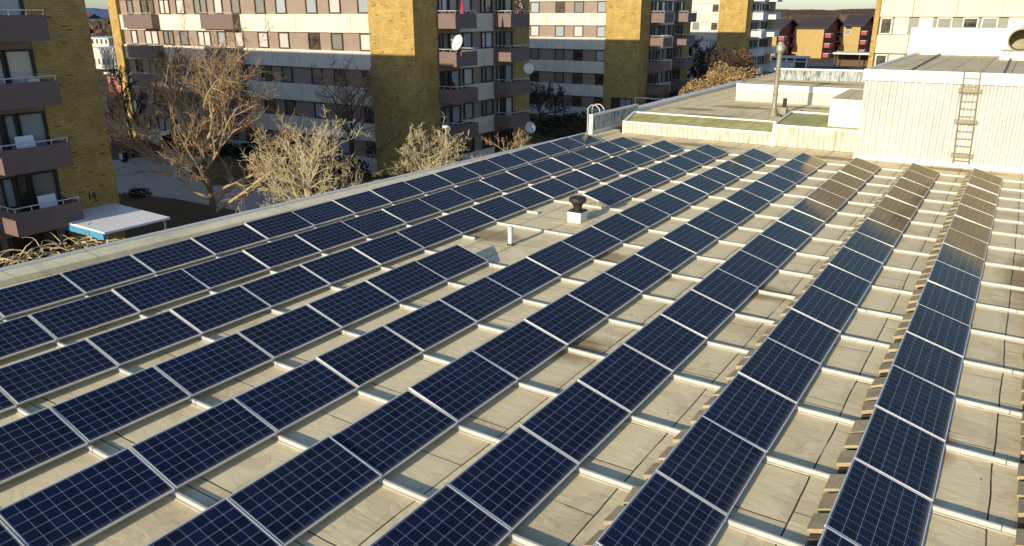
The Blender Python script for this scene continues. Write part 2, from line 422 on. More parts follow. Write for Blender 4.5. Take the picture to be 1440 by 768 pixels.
# ------------------------------------------------------------------ camera, sun, sky
cam = D.objects.new('Camera', D.cameras.new('Camera')); COL.objects.link(cam)
yaw, pit, rol = -.581, -.32919, -.00323
f = Vector((math.sin(yaw)*math.cos(pit), math.cos(yaw)*math.cos(pit), math.sin(pit)))
r = Vector((math.cos(yaw), -math.sin(yaw), 0)); u = r.cross(f)
r2 = r*math.cos(rol)+u*math.sin(rol); u2 = -r*math.sin(rol)+u*math.cos(rol)
CAM = Vector((8.2427, -6.2994, 5.923))
cam.matrix_world = Matrix(((r2.x,u2.x,-f.x,CAM.x),(r2.y,u2.y,-f.y,CAM.y),(r2.z,u2.z,-f.z,CAM.z),(0,0,0,1)))
cam.data.sensor_width = 36; cam.data.lens = 36*1068.8/1440
cam.data.clip_start = .1; cam.data.clip_end = 20000
SC.camera = cam
EL, AZ = R(15), R(3.0)
sd = Vector((math.sin(AZ)*math.cos(EL), math.cos(AZ)*math.cos(EL), -math.sin(EL)))   # travel of the light
sl = D.lights.new('Sun', 'SUN'); so = D.objects.new('Sun', sl); COL.objects.link(so)
sl.energy = 5.0; sl.angle = R(.5); sl.color = (1.1, .99, .78)
so.rotation_euler = sd.to_track_quat('-Z', 'Y').to_euler(); so.location = (0,-30,40)
w = D.worlds.new('World'); SC.world = w; w.use_nodes = True
nt = w.node_tree; bg = nt.nodes['Background']
sky = nt.nodes.new('ShaderNodeTexSky'); sky.sky_type = 'NISHITA'; sky.sun_disc = False
sky.sun_elevation = EL; sky.sun_rotation = R(183); sky.air_density = 1.; sky.dust_density = .5; sky.ozone_density = 2.6
mixn = nt.nodes.new('ShaderNodeMix'); mixn.data_type = 'RGBA'; mixn.blend_type = 'MULTIPLY'; mixn.inputs[0].default_value = 1.; mixn.inputs[7].default_value = (.95,1.03,1.2,1)
nt.links.new(sky.outputs[0], mixn.inputs[6]); nt.links.new(mixn.outputs[2], bg.inputs[0]); bg.inputs[1].default_value = .15
SC.view_settings.view_transform = 'Standard'; SC.view_settings.look = 'None'; SC.view_settings.exposure = 0

# ------------------------------------------------------------------ the ground and the far terrain
MB().face([(-6000,-3000,G),(6000,-3000,G),(6000,9000,G),(-6000,9000,G)]).build('ground', M['lawn'])['kind'] = 'structure'
pth = [(-75,23),(-46,23.6),(-41,24.8),(-18,25.2),(-18,30.6),(-39,30.5),(-42.5,29),(-47.5,30.2),(-50.5,33),(-52.5,36),(-58,36),(-58.5,31.6),(-62,29),(-75,28)]
MB().face([(x,y,G+.012) for x, y in pth]).build('path', M['asphalt'])['kind'] = 'structure'
MB().face([(-18,62,G+.012),(-12,62,G+.012),(-12,230,G+.012),(-18,230,G+.012)]).face([(-60,185,G+.016),(20,185,G+.016),(20,212,G+.016),(-60,212,G+.016)]).build('road', M['road'])['kind'] = 'structure'

def ridge(name, mat, dist, a0, a1, hbase, hvar, seed, thick=700, n=160):
    rng = random.Random(seed); mb = MB(); ph = [rng.uniform(0,6.3) for _ in range(8)]
    pts = []
    for i in range(n+1):
        t = i/n; a = R(a0+(a1-a0)*t)
        h = hbase+hvar*(.5*math.sin(t*7+ph[0])+.3*math.sin(t*17+ph[1])+.2*math.sin(t*41+ph[2])+.12*math.sin(t*97+ph[3])+.10*rng.uniform(-1,1))
        pts.append((math.sin(a), math.cos(a), h))
    for i in range(n):
        for (d0, k0), (d1, k1) in (((0,0),(.25,.6)),((.25,.6),(.6,1.)),((.6,1.),(1.,.8))):
            q = []
            for (s, c, h), (dd, kk) in ((pts[i],(d0,k0)),(pts[i+1],(d0,k0)),(pts[i+1],(d1,k1)),(pts[i],(d1,k1))):
                rr = dist+dd*thick
                q.append((CAM.x+s*rr, CAM.y+c*rr, G+.2+max(0,h)*kk if kk else G-.5))
            mb.face(q[::-1])
    o = mb.build(name, mat, smooth=True); o['kind'] = 'structure'
ridge('hills', M['hill'], 900, -25, 12, 17, 3, 4, 500)
ridge('hills', M['bluehill'], 4200, -75, -40, 46, 14, 7, 1500)
ridge('hills', M['bluehill'], 4300, -40, 30, 24, 6, 9, 1500)

# ------------------------------------------------------------------ the flat-roofed building under the panels
def xin(y): return -10.66+.058*y          # inner foot of the eaves upstand
own = thing('flat_roofed_building', 'flat roofed building whose beige felt roof carries the rows of solar panels', 'building', (0,0,G))
o_ = (0,0,G)
Y0, Y1 = -16., 30.2
mb = MB(); NX, NY = 40, 60
mb.face([(xin(Y0)-.1,Y0,0),(14.,Y0,0),(14.,30.25,0),(xin(30.25)-.1,30.25,0)])
mb.build('roof_deck', M['felt'], own, off=o_)
mb = MB()   # felt-dressed upstand along the left eaves
def strip(y0, y1, prof, mb, mi=0, fn=xin):
    for (a0, z0), (a1, z1) in zip(prof[:-1], prof[1:]):
        mb.face([(fn(y0)+a0,y0,z0),(fn(y0)+a1,y0,z1),(fn(y1)+a1,y1,z1),(fn(y1)+a0,y1,z0)][::-1], mi)
seg = 24
for i in range(seg):
    a, b = Y0+(Y1-Y0)*i/seg, Y0+(Y1-Y0)*(i+1)/seg-.012
    strip(a, b, [(-.56,.20),(-.06,.165),(-.02,.145),(.0,.01)], mb)
    strip(b, b+.012, [(-.56,.19),(-.06,.155),(-.03,.135),(.0,.01)], mb)
mb.build('parapet', M['upfelt'], own, off=o_)
mb = MB()
for i in range(12):
    a, b = Y0+(Y1-Y0)*i/12, Y0+(Y1-Y0)*(i+1)/12-.01
    strip(a, b, [(-.76,.02),(-.76,.235),(-.58,.245),(-.56,.205)], mb)
mb.build('coping', M['coping'], own, off=o_)
mb = MB()
mb.face([(xin(Y0)-.7,Y0,G),(xin(Y0)-.7,Y0,.1),(xin(Y1)-.7,Y1,.1),(xin(Y1)-.7,Y1,G)])
mb.face([(xin(Y1)-.7,Y1,G),(xin(Y1)-.7,Y1,.1),(-9.75,52,.7),(-9.75,52,G)])
mb.build('wall', M['concrete'], own, off=o_)
# northern wing: raised roofs behind corrugated upstands
mb = MB()
mb.face([(-9.5,32.6,.72),(2.9,32.6,.72),(2.9,54,.72),(-9.7,54,.72)])
mb.build('north_roof', M['greyfelt'], own, off=o_)
mb = MB()
mb.face([(-8.66,30.26,.60),(-1.15,30.26,.60),(-1.15,32.62,.78),(-9.3,32.62,.78)])
mb.face([(-1.05,30.28,.99),(2.72,30.28,.99),(2.72,35.3,.99),(-1.6,35.3,.99)])
mb.build('mossy_roof', M['mossfelt'], own, off=o_)
mb = MB()
mb.corrug((-8.66,30.2),(-1.1,30.2),.02,.56,(0,-1,0),.23,.065)
mb.corrug((-1.1,30.2),(2.72,30.2),.02,.93,(0,-1,0),.23,.065)
mb.build('corrugated_upstand', M['rustcor'], own, off=o_)
mb = MB()
mb.box(-8.70,-1.13,30.13,30.27,.56,.64); mb.box(-1.13,2.70,30.13,30.27,.93,1.02)
mb.box(-8.78,-8.66,30.12,30.24,.0,.66); mb.box(-1.15,-1.04,30.125,30.235,.0,1.035)
mb.hexa([(-8.78,30.24,.3),(-8.66,30.24,.3),(-9.2,32.7,.3),(-9.36,32.7,.3),(-8.78,30.24,.66),(-8.66,30.24,.66),(-9.2,32.7,.86),(-9.36,32.7,.86)])
mb.box(-9.2,-1.2,32.58,32.72,.6,.84)
mb.hexa([(-1.15,30.27,.6),(-1.04,30.27,.6),(-1.56,35.3,.6),(-1.68,35.3,.6),(-1.15,30.27,1.06),(-1.04,30.27,1.06),(-1.56,35.3,1.06),(-1.68,35.3,1.06)])
mb.box(-1.66,1.2,35.3,35.42,.6,1.07)
mb.build('roof_trim', M['white'], own, off=o_)
mb = MB()
for a, b in ((32.72,41.),(41.,47.),(47.,54.)):
    xa, xb = -9.36-.02*(a-32), -9.36-.02*(b-32)
    mb.hexa([(xa-.3,a,.3),(xa,a,.3),(xb,b-.02,.3),(xb-.3,b-.02,.3),(xa-.3,a,.98),(xa,a,.9),(xb,b-.02,.9),(xb-.3,b-.02,.98)])
mb.build('coping', M['coping'], own, off=o_)
# third, higher roof
mb = MB(); mb.corrug((-6.62,42.),(2.7,42.),.72,1.42,(0,-1,0),.24,.06); mb.build('corrugated_upstand', M['whitecor'], own, off=o_)
mb = MB(); mb.box(-6.68,2.7,41.94,42.06,1.42,1.76); mb.hexa([(-6.68,42.06,.72),(-6.56,42.06,.72),(-7.0,53,.72),(-7.12,53,.72),(-6.68,42.06,1.78),(-6.56,42.06,1.78),(-7.0,53,1.78),(-7.12,53,1.78)])
mb.build('roof_trim', M['white'], own, off=o_)
MB().face([(-6.56,42.06,1.73),(2.7,42.06,1.73),(2.7,53,1.73),(-7.,53,1.73)]).build('north_roof', M['greyfelt'], own, off=o_)
mb = MB(); mb.corrug((-5.6,46.6),(-.2,47.6),1.73,2.36,(0,-1,0),.2,.035); mb.build('corrugated_upstand', M['greycor'], own, off=o_)
mb = MB(); mb.hexa([(-5.66,46.53,2.36),(-.2,47.53,2.36),(-.2,47.68,2.36),(-5.66,46.68,2.36),(-5.66,46.53,2.46),(-.2,47.53,2.46),(-.2,47.68,2.46),(-5.66,46.68,2.46)])
mb.build('roof_trim', M['white'], own, off=o_)
# plant box next to the penthouse
bx_ = thing('roof_plant_box', 'white sheet metal box on the roof against the left side of the ribbed penthouse', 'plant box', (1.9,31,.99))
mb = MB(); mb.hexa([(1.07,31,.99),(2.68,31,.99),(2.68,35.2,.99),(1.07,35.2,.99),(1.07,31,2.22),(2.68,31,2.22),(2.68,35.2,2.32),(1.07,35.2,2.32)])
bevel(mb.build('casing', M['white'], bx_, off=(1.9,31,.99)), .02)
MB().face([(1.07,31.0,2.226),(2.68,31.0,2.226),(2.68,35.2,2.326),(1.07,35.2,2.326)]).build('top_felt', M['brownfelt'], bx_, off=(1.9,31,.99))

# ------------------------------------------------------------------ penthouse with ladder
pz = (2.7,29,0)
ph = thing('penthouse', 'white ribbed steel penthouse behind the far ends of the right rows of panels', 'penthouse', pz)
mb = MB(); mb.corrug((2.74,29.03),(16,29.03),.16,3.27,(0,-1,0),.25,.075)
mb.corrug((2.74,46),(2.74,29.03),.16,3.27,(-1,0,0),.25,.05)
mb.build('wall', M['whitecor'], ph, off=pz)
mb = MB(); mb.hexa([(2.66,28.86,0),(16,28.86,0),(16,29.0,0),(2.66,29.0,0),(2.66,28.92,.17),(16,28.92,.17),(16,29.03,.17),(2.66,29.03,.17)])
mb.build('plinth', M['white'], ph, off=pz)
mb = MB(); mb.box(2.62,16,28.9,29.08,3.27,3.70); mb.box(2.62,2.8,29.08,46,3.27,3.70); mb.box(2.60,16,28.87,28.9,3.25,3.31)
bevel(mb.build('cornice', M['white'], ph, off=pz), .012)
MB().face([(2.8,29.08,3.66),(16,29.08,3.66),(16,46,3.56),(2.8,46,3.56)]).build('roof', M['brownfelt'], ph, off=pz)
mb = MB()
for x0, x1 in ((4.3,3.95),(7.55,7.45)):
    for t in range(14):
        a = 29.6+t*1.12; xx = x0+(x1-x0)*t/14
        mb.box(xx-.04, xx+.04, a, a+.7, 3.60, 3.70)
mb.build('seam_strip', M['black'], ph, off=pz)
# upper plant housing on the penthouse roof and its round duct
hb = thing('roof_plant_housing', 'long white windowless housing standing at the back of the penthouse roof', 'plant housing', (2.2,46,3.5))
mb = MB(); mb.box(2.15,12,46.02,48,3.4,5.06); mb.box(2.2,12,48,49,3.4,4.4)
bevel(mb.build('casing', M['white'], hb, off=(2.2,46,3.5)), .02)
for x in (3.6,5.05,6.5,7.95): MB().box(x-.01,x+.01,46.005,46.019,3.5,5.04).build('panel_joint', M['coping'], hb, off=(2.2,46,3.5))
dl = (7.9,41.6,3.6)
du = thing('ventilation_duct', 'wide round steel duct mouth on a white base at the edge of the penthouse roof', 'duct', dl)
mb = MB(); mb.box(6.99,9.6,41.1,43.5,3.58,4.0); bevel(mb.build('base', M['white'], du, off=dl), .02)
mb = MB(); mb.box(7.02,7.5,41.15,42,4.0,4.06); mb.box(7.5,9,41.3,43.2,4.0,4.06); mb.build('flange', M['galv_old'], du, off=dl)
mb = MB(); n = 28
ring = [(math.cos(2*math.pi*k/n), math.sin(2*math.pi*k/n)) for k in range(n)]
cx, cz = 7.75, 4.56
for k in range(n):
    (c0,s0),(c1,s1) = ring[k], ring[(k+1) % n]
    P = lambda rr,yy,c,s: (cx+rr*c, yy, cz+rr*s)
    mb.face([P(.55,41.4,c0,s0),P(.55,41.4,c1,s1),P(.55,43.3,c1,s1),P(.55,43.3,c0,s0)])
    mb.face([P(.51,41.4,c1,s1),P(.51,41.4,c0,s0),P(.51,43.3,c0,s0),P(.51,43.3,c1,s1)])
    mb.face([P(.51,41.4,c0,s0),P(.51,41.4,c1,s1),P(.58,41.4,c1,s1),P(.58,41.4,c0,s0)])
    mb.face([P(.58,41.4,c0,s0),P(.58,41.4,c1,s1),P(.58,41.5,c1,s1),P(.58,41.5,c0,s0)])
    mb.face([P(0,43.25,1,0),P(.54,43.25,c1,s1),P(.54,43.25,c0,s0)])
mb.build('pipe', M['galv_old'], du, smooth=False, off=dl)
lo = (6.6,28.8,0)
ld = thing('roof_ladder', 'galvanised steel ladder fixed to the white ribbed penthouse wall', 'ladder', lo)
mb = MB()
def lx(z, s): return 6.42+s*.55-.055*z+.01
def rail_pts(s): return [(lx(.18,s)+.0,28.74,.18),(lx(3.7,s)+.02,28.74,3.7),(lx(4.2,s)+.02,28.78,4.22)]
for s in (0,1):
    MB().tube(rail_pts(s), .022, 6).build('side_rail', M['galv_old'], ld, off=lo)
for k in range(13):
    z = .3+k*.29
    MB().tube([(lx(z,0),28.74,z),(lx(z,1),28.74,z)], .014, 5).build('rung', M['galv_old'], ld, off=lo)
for z in (.42,1.75,2.95):
    MB().box(lx(z,0)-.12,lx(z,1)+.12,28.76,28.79,z,z+.16).box(lx(z,0)-.1,lx(z,0)-.02,28.79,29.02,z+.03,z+.07).box(lx(z,1)+.02,lx(z,1)+.1,28.79,29.02,z+.03,z+.07).build('wall_bracket', M['galv_old'], ld, off=lo)

# ------------------------------------------------------------------ the solar field
S, PP, DX, DZ, ZL = 1.67, 2.05217, .96793, .28838, .13
tl = math.hypot(DX, DZ); ex = Vector((-DX/tl,0,DZ/tl)); nz = Vector((DZ/tl,0,DX/tl))
L2 = 1.65/2
def pp(a, y, h): return tuple(ex*a+Vector((0,y,0))+nz*h)   # a: up the slope from the low edge, h: off the plane
mb = MB(); W = tl; t_, h_ = .016, .032
def bar(a0, a1, y0, y1, h0=-h_, h1=0.):
    mb.hexa([pp(a1,y0,h0),pp(a0,y0,h0),pp(a0,y1,h0),pp(a1,y1,h0),pp(a1,y0,h1),pp(a0,y0,h1),pp(a0,y1,h1),pp(a1,y1,h1)])
bar(0,t_,-L2,L2); bar(W-t_,W,-L2,L2); bar(t_,W-t_,-L2,-L2+t_); bar(t_,W-t_,L2-t_,L2)
FRAME = mb.mesh('frame', M['frame_alu'])
mb = MB(); q0, q1 = t_, W-t_; y0, y1 = -L2+t_, L2-t_
mu, mv = (1.65-2*t_-1.595)/2, (W-2*t_-.954)/2
mb.face([pp(q1,y0,-.004),pp(q0,y0,-.004),pp(q0,y1,-.004),pp(q1,y1,-.004)], 0, [(-mu,.954+mv),(-mu,-mv),(1.595+mu,-mv),(1.595+mu,.954+mv)])
mb.face([pp(q0,y0,-.012),pp(q1,y0,-.012),pp(q1,y1,-.012),pp(q0,y1,-.012)], 1, [(0,0)]*4)
CELL = mb.mesh('cell_sheet', [M['cells'], M['label']])
START = {1:-1,2:-1,3:-2,4:-2,5:-3,6:-2,7:-1,8:-1,9:0,10:2}
END = {i:16 for i in range(1,10)}; END[10] = 9
ROWN = {1:'row beside the eaves', 9:'rightmost full row', 10:'row cut by right edge'}
for i in range(2,9): ROWN[i] = ORD[i]+' row from eaves'
rnd = random.Random(5)
proto = None
for i in range(1,11):
    for k in range(START[i], END[i]+1):
        if i == 4 and 6 <= k <= 9: continue
        n = END[i]-k+1
        if proto is None:
            root = thing('solar_panel', '', 'solar panel'); fr = link('frame', FRAME, root); ce = link('cell_sheet', CELL, root); proto = root
        else:
            root = proto.copy(); COL.objects.link(root)
            for ch in (fr, ce):
                c = ch.copy(); COL.objects.link(c); c.parent = root
        root.location = (PP*(i-5)+rnd.uniform(-.006,.006), S*(k-.5), ZL+rnd.uniform(-.003,.003))
        root.rotation_euler = (rnd.gauss(0,R(.25)), rnd.gauss(0,R(.55)), rnd.gauss(0,R(.10)))
        if i == 4 and k < 6: lab = 'dark blue solar panel, %s before the vent gap, fourth row from the eaves' % ORD[6-k]
        elif i == 10: lab = 'solar panel %s along the row cut off by the right edge' % ORD[n]
        else: lab = '%s solar panel, %s from the far end, %s' % ('gold-reflecting' if (n <= 6 and i >= 7) else 'dark blue', ORD[n], ROWN[i])
        tag(root, lab, 'solar panel', 'solar panels in rows on the roof')

# aluminium rails crossing under the panel joints, each with its props
for j in range(-3,17):
    segs = [(-9.35, 12.2)]
    if j in (6, 8): segs = [(-9.35, PP*(3-5)+.42), (PP*(5-5)-DX-.1, 12.2)]
    if j < 0: segs = [(-9.35+.0, 4.6 if j > -3 else 1.5)]
    for si, (x0, x1) in enumerate(segs):
        y = S*j+rnd.uniform(-.01,.01); l0 = (x0, y, 0)
        lab = 'aluminium rail under the %s joint from the far end%s' % (ORD[17-j], '' if len(segs) == 1 else (', piece by the eaves', ', piece right of vent')[si])
        rt = thing('mounting_rail', lab, 'rail', l0, 'aluminium rails crossing the roof')
        mb = MB(); mb.box(x0,x1,y-.055,y+.055,.0,.012); mb.box(x0,x1,y-.023,y+.023,.012,.078)
        xs = x0
        bevel(mb.build('profile', M['alu'], rt, off=l0), .008)
        for i in range(1,11):
            X = PP*(i-5)
            if not (x0-.2 < X-DX and X < x1+.3): continue
            if (i == 4 and 6 <= j <= 8) or j > END[i] or j < START[i]-1: continue
            mb = MB(); mb.box(X-DX+.03,X-DX+.065,y-.02,y+.02,.078,.355)
            mb.box(X-.05,X-.015,y-.02,y+.02,.078,.095)
            mb.hexa([(X-.06,y-.015,.082),(X-.04,y-.015,.082),(X-.04,y+.015,.082),(X-.06,y+.015,.082),(X-DX+.07,y-.015,.34),(X-DX+.09,y-.015,.34),(X-DX+.09,y+.015,.34),(X-DX+.07,y+.015,.34)])
            mb.build('prop', M['alu'], rt, off=l0)
        mb = MB()
        for cxx in (x0+2.6,x0+7.4,x0+12.9,x0+18.3):
            if cxx < x1-.3: mb.box(cxx,cxx+.012,y-.026,y+.026,.012,.081)
        if mb.v: mb.build('splice', M['tray'], rt, off=l0)

# concrete ballast blocks lying on trays along the raised edges
mb = MB(); th = .055
def bk(x, y, z): return (x, y, z)
a0, a1 = (0,.0), (-.33,-.15)
mb.hexa([(-.19,-.185,-.075),(.03,-.185,.005),(.03,.185,.0),(-.19,.185,-.08),(-.205,-.185,-.022),(.015,-.185,.06),(.015,.185,.055),(-.205,.185,-.027)])
BLOCK = mb.mesh('ballast_block', M['block'])
for i in (6,7,8,9,10):
    X = PP*(i-5)-DX
    k0 = START[i]; k1 = END[i]
    if i == 6: continue
    l0 = (X, S*(k0-1), 0)
    tr = MB(); 
    for k in range(k0, k1+1):
        ya, yb = S*(k-1)+.06, S*k-.06
        tr.hexa([(X-.17,ya,.0),(X+.03,ya,.0),(X+.03,yb,.0),(X-.17,yb,.0),(X-.17,ya,.135),(X+.03,ya,.205),(X+.03,yb,.205),(X-.17,yb,.135)])
    o = tr.build('ballast_tray', M['tray'], None, off=l0); o.location = l0
    tag(o, 'dark sheet steel tray under the ballast blocks of the %s' % ROWN[i], 'tray', 'ballast trays along the raised row edges')
    for k in range(k0, k1+1):
        n = END[i]-k+1
        for b in range(3):
            o = link('ballast_block', BLOCK, None, (X-.0+rnd.uniform(-.02,.012), S*(k-1)+.34+b*.485+rnd.uniform(-.03,.03), .212+rnd.uniform(-.006,.01)))
            o.rotation_euler = (rnd.gauss(0,.025), rnd.gauss(0,.03), rnd.gauss(0,.04))
            tag(o, 'tan block, %s of three, %s panel from far end, %s' % (('nearest','middle','farthest')[b], ORD[n], ROWN[i]), 'ballast block', 'concrete ballast blocks along the row edges')

# roof fittings in the gap
vl = (-2.27,13.3,0)
vt = thing('roof_vent', 'dark mushroom cap roof vent on a white square base in the gap', 'roof vent', vl)
mb = MB(); mb.box(-.29,.29,-.29,.29,.0,.27); mb.box(-.31,.31,-.31,.31,.27,.40); bevel(mb.build('base', M['white'], vt), .015)
mb = MB(); mb.box(-.30,.30,-.30,.30,.402,.43); mb.box(-.27,.27,-.27,.27,.43,.46); mb.build('flange', M['black'], vt)
MB().lathe([(.17,.46),(.17,.62),(.2,.66)], n=20).build('throat', M['black'], vt, smooth=True)
MB().lathe([(.18,.60),(.22,.68),(.33,.78),(.345,.80),(.345,.88),(.33,.92),(.26,.965),(.15,.985),(.0,.99)], n=24).build('cap', M['black'], vt)
MB().box(-.75,.62,-.7,.45,.004,.009).build('felt_collar', M['felt'], vt)
vt.scale = (.76,.76,.78)
pl = (-2.59,10.14,0)
pt = thing('vent_pipe', 'slim white vent post standing on the roof near the end of the broken row', 'pipe', pl)
MB().box(-.052,.052,-.052,.052,.02,.49).build('post', M['post'], pt)
MB().lathe([(.12,.0),(.10,.03),(.075,.05),(.075,.02)], n=16).build('collar', M['tray'], pt)
MB().box(-.056,.056,-.056,.056,.49,.51).build('cap', M['post'], pt)
# flue with a coned head
fl = (-2.55,35.4,.72)
fu = thing('flue_pipe', 'tall galvanised flue pipe with a coned head on the northern roof', 'chimney flue', fl)
MB().lathe([(.12,0),(.12,3.2),(.125,3.21)], n=18).build('pipe', M['galv'], fu, smooth=True)
MB().lathe([(.14,3.2),(.22,3.36),(.22,3.58),(.15,3.72),(.13,3.78),(.0,3.78)], n=18).build('head', M['galv'], fu)
for z in (1.1,2.15): MB().lathe([(.136,z),(.143,z+.01),(.143,z+.04),(.136,z+.05)], n=18).build('joint_ring', M['galv_old'], fu)
MB().lathe([(.24,0),(.24,.05),(.16,.4),(.14,.42)], n=18).build('base', M['galv_old'], fu)
mu_ = (-2.1,35.5,.72)
mt = thing('roof_fan_unit', 'small dark fan unit with pipes at the foot of the tall flue', 'fan unit', mu_)
mb = MB(); mb.box(-.12,.2,-.16,.16,.12,.5); bevel(mb.build('housing', M['galv_old'], mt), .02)
MB().tube([(.05,0,.5),(.05,0,.95)], .10, 10).build('outlet', M['black'], mt)
mb = MB(); mb.box(-.1,-.06,-.14,.14,0,.12); mb.box(.14,.18,-.14,.14,0,.12); mb.build('foot', M['black'], mt)
MB().tube([(-.12,0,.3),(-.3,0,.3),(-.36,-.05,.15)], .05, 8).build('elbow', M['galv'], mt)

# screen on the eaves with the hoops of a ladder behind
def xs(y): return xin(y)-.2
sa, sb = 27.9, 33.2
s0 = (-9.4, 27.9, .24)
sc_ = thing('corrugated_screen', 'weathered corrugated steel screen standing on the eaves at the far left', 'screen', s0)
mb = MB(); mb.corrug((-9.42,27.95),(-9.42,33.2),.36,1.08,(1,0,0),.16,.03); mb.corrug((-9.46,33.2),(-9.46,27.95),.36,1.08,(-1,0,0),.16,.03); mb.build('sheet', M['greycor'], sc_, off=s0)
mb = MB(); mb.box(-9.5,-9.34,27.9,33.25,1.08,1.17); mb.box(-9.49,-9.36,27.9,33.25,.2,.36); mb.box(-9.49,-9.36,33.2,33.28,.2,1.1); mb.build('frame', M['coping'], sc_, off=s0)
MB().box(-9.54,-9.335,27.8,27.9,.2,1.17).build('end_plate', M['white'], sc_, off=s0)
h0 = (-10.2,29.6,0)
hp = thing('ladder_hoop', 'pale curved ladder handrails rising behind the corrugated eaves screen', 'ladder', h0)
for dy in (0,.5):
    MB().tube([(-10.0,29.9+dy,-1.),(-10.0,29.9+dy,1.02),(-10.05,29.9+dy,1.2),(-10.25,29.9+dy,1.36),(-10.5,29.9+dy,1.36),(-10.7,29.9+dy,1.2),(-10.72,29.9+dy,-6.4)], .03, 6).build('handrail', M['rail'], hp, off=h0)
mb = MB()
for k in range(22): mb.tube([(-10.7,29.9,-6.2+k*.3),(-10.7,30.4,-6.2+k*.3)], .015, 5)
mb.build('rungs', M['rail'], hp, off=h0)

# ------------------------------------------------------------------ apartment slabs
XE = -30.2
def win_mesh(w, h, axis, fm, split=0):
    """window frame, local origin at lower left corner on the wall face. axis 's': faces -y, 'e': faces +x"""
    mb = MB(); t = .085; d0, d1 = .0, .11
    def bx(a0,a1,z0,z1,dd0=d0,dd1=d1):
        if axis == 's': mb.box(a0,a1,-dd1,-dd0,z0,z1)
        else: mb.box(dd0,dd1,a0,a1,z0,z1)
    bx(0,t,0,h); bx(w-t,w,0,h); bx(t,w-t,0,t); bx(t,w-t,h-t,h)
    if split: bx(split-.03,split+.03,t,h-t)
    return mb.mesh('window', fm)
def pane_mesh(w, h, axis, pm):
    mb = MB(); t = .085; d = .012
    if axis == 's': mb.face([(t,-d,t),(w-t,-d,t),(w-t,-d,h-t),(t,-d,h-t)])
    else: mb.face([(d,t,t),(d,w-t,t),(d,w-t,h-t),(d,t,h-t)])
    return mb.mesh('pane', pm)
_wc = {}
def window(parent, base, p, w, h, axis, fm, pm, split=0, name='window'):
    k = (round(w,2), round(h,2), axis, fm.name, split); kk = k+(pm.name,)
    if k not in _wc: _wc[k] = win_mesh(w, h, axis, fm, split)
    if kk not in _wc: _wc[kk] = pane_mesh(w, h, axis, pm)
    loc = (p[0]-base[0], p[1]-base[1], p[2]-base[2])
    o = link(name, _wc[k], parent, loc); link('pane', _wc[kk], o); return o

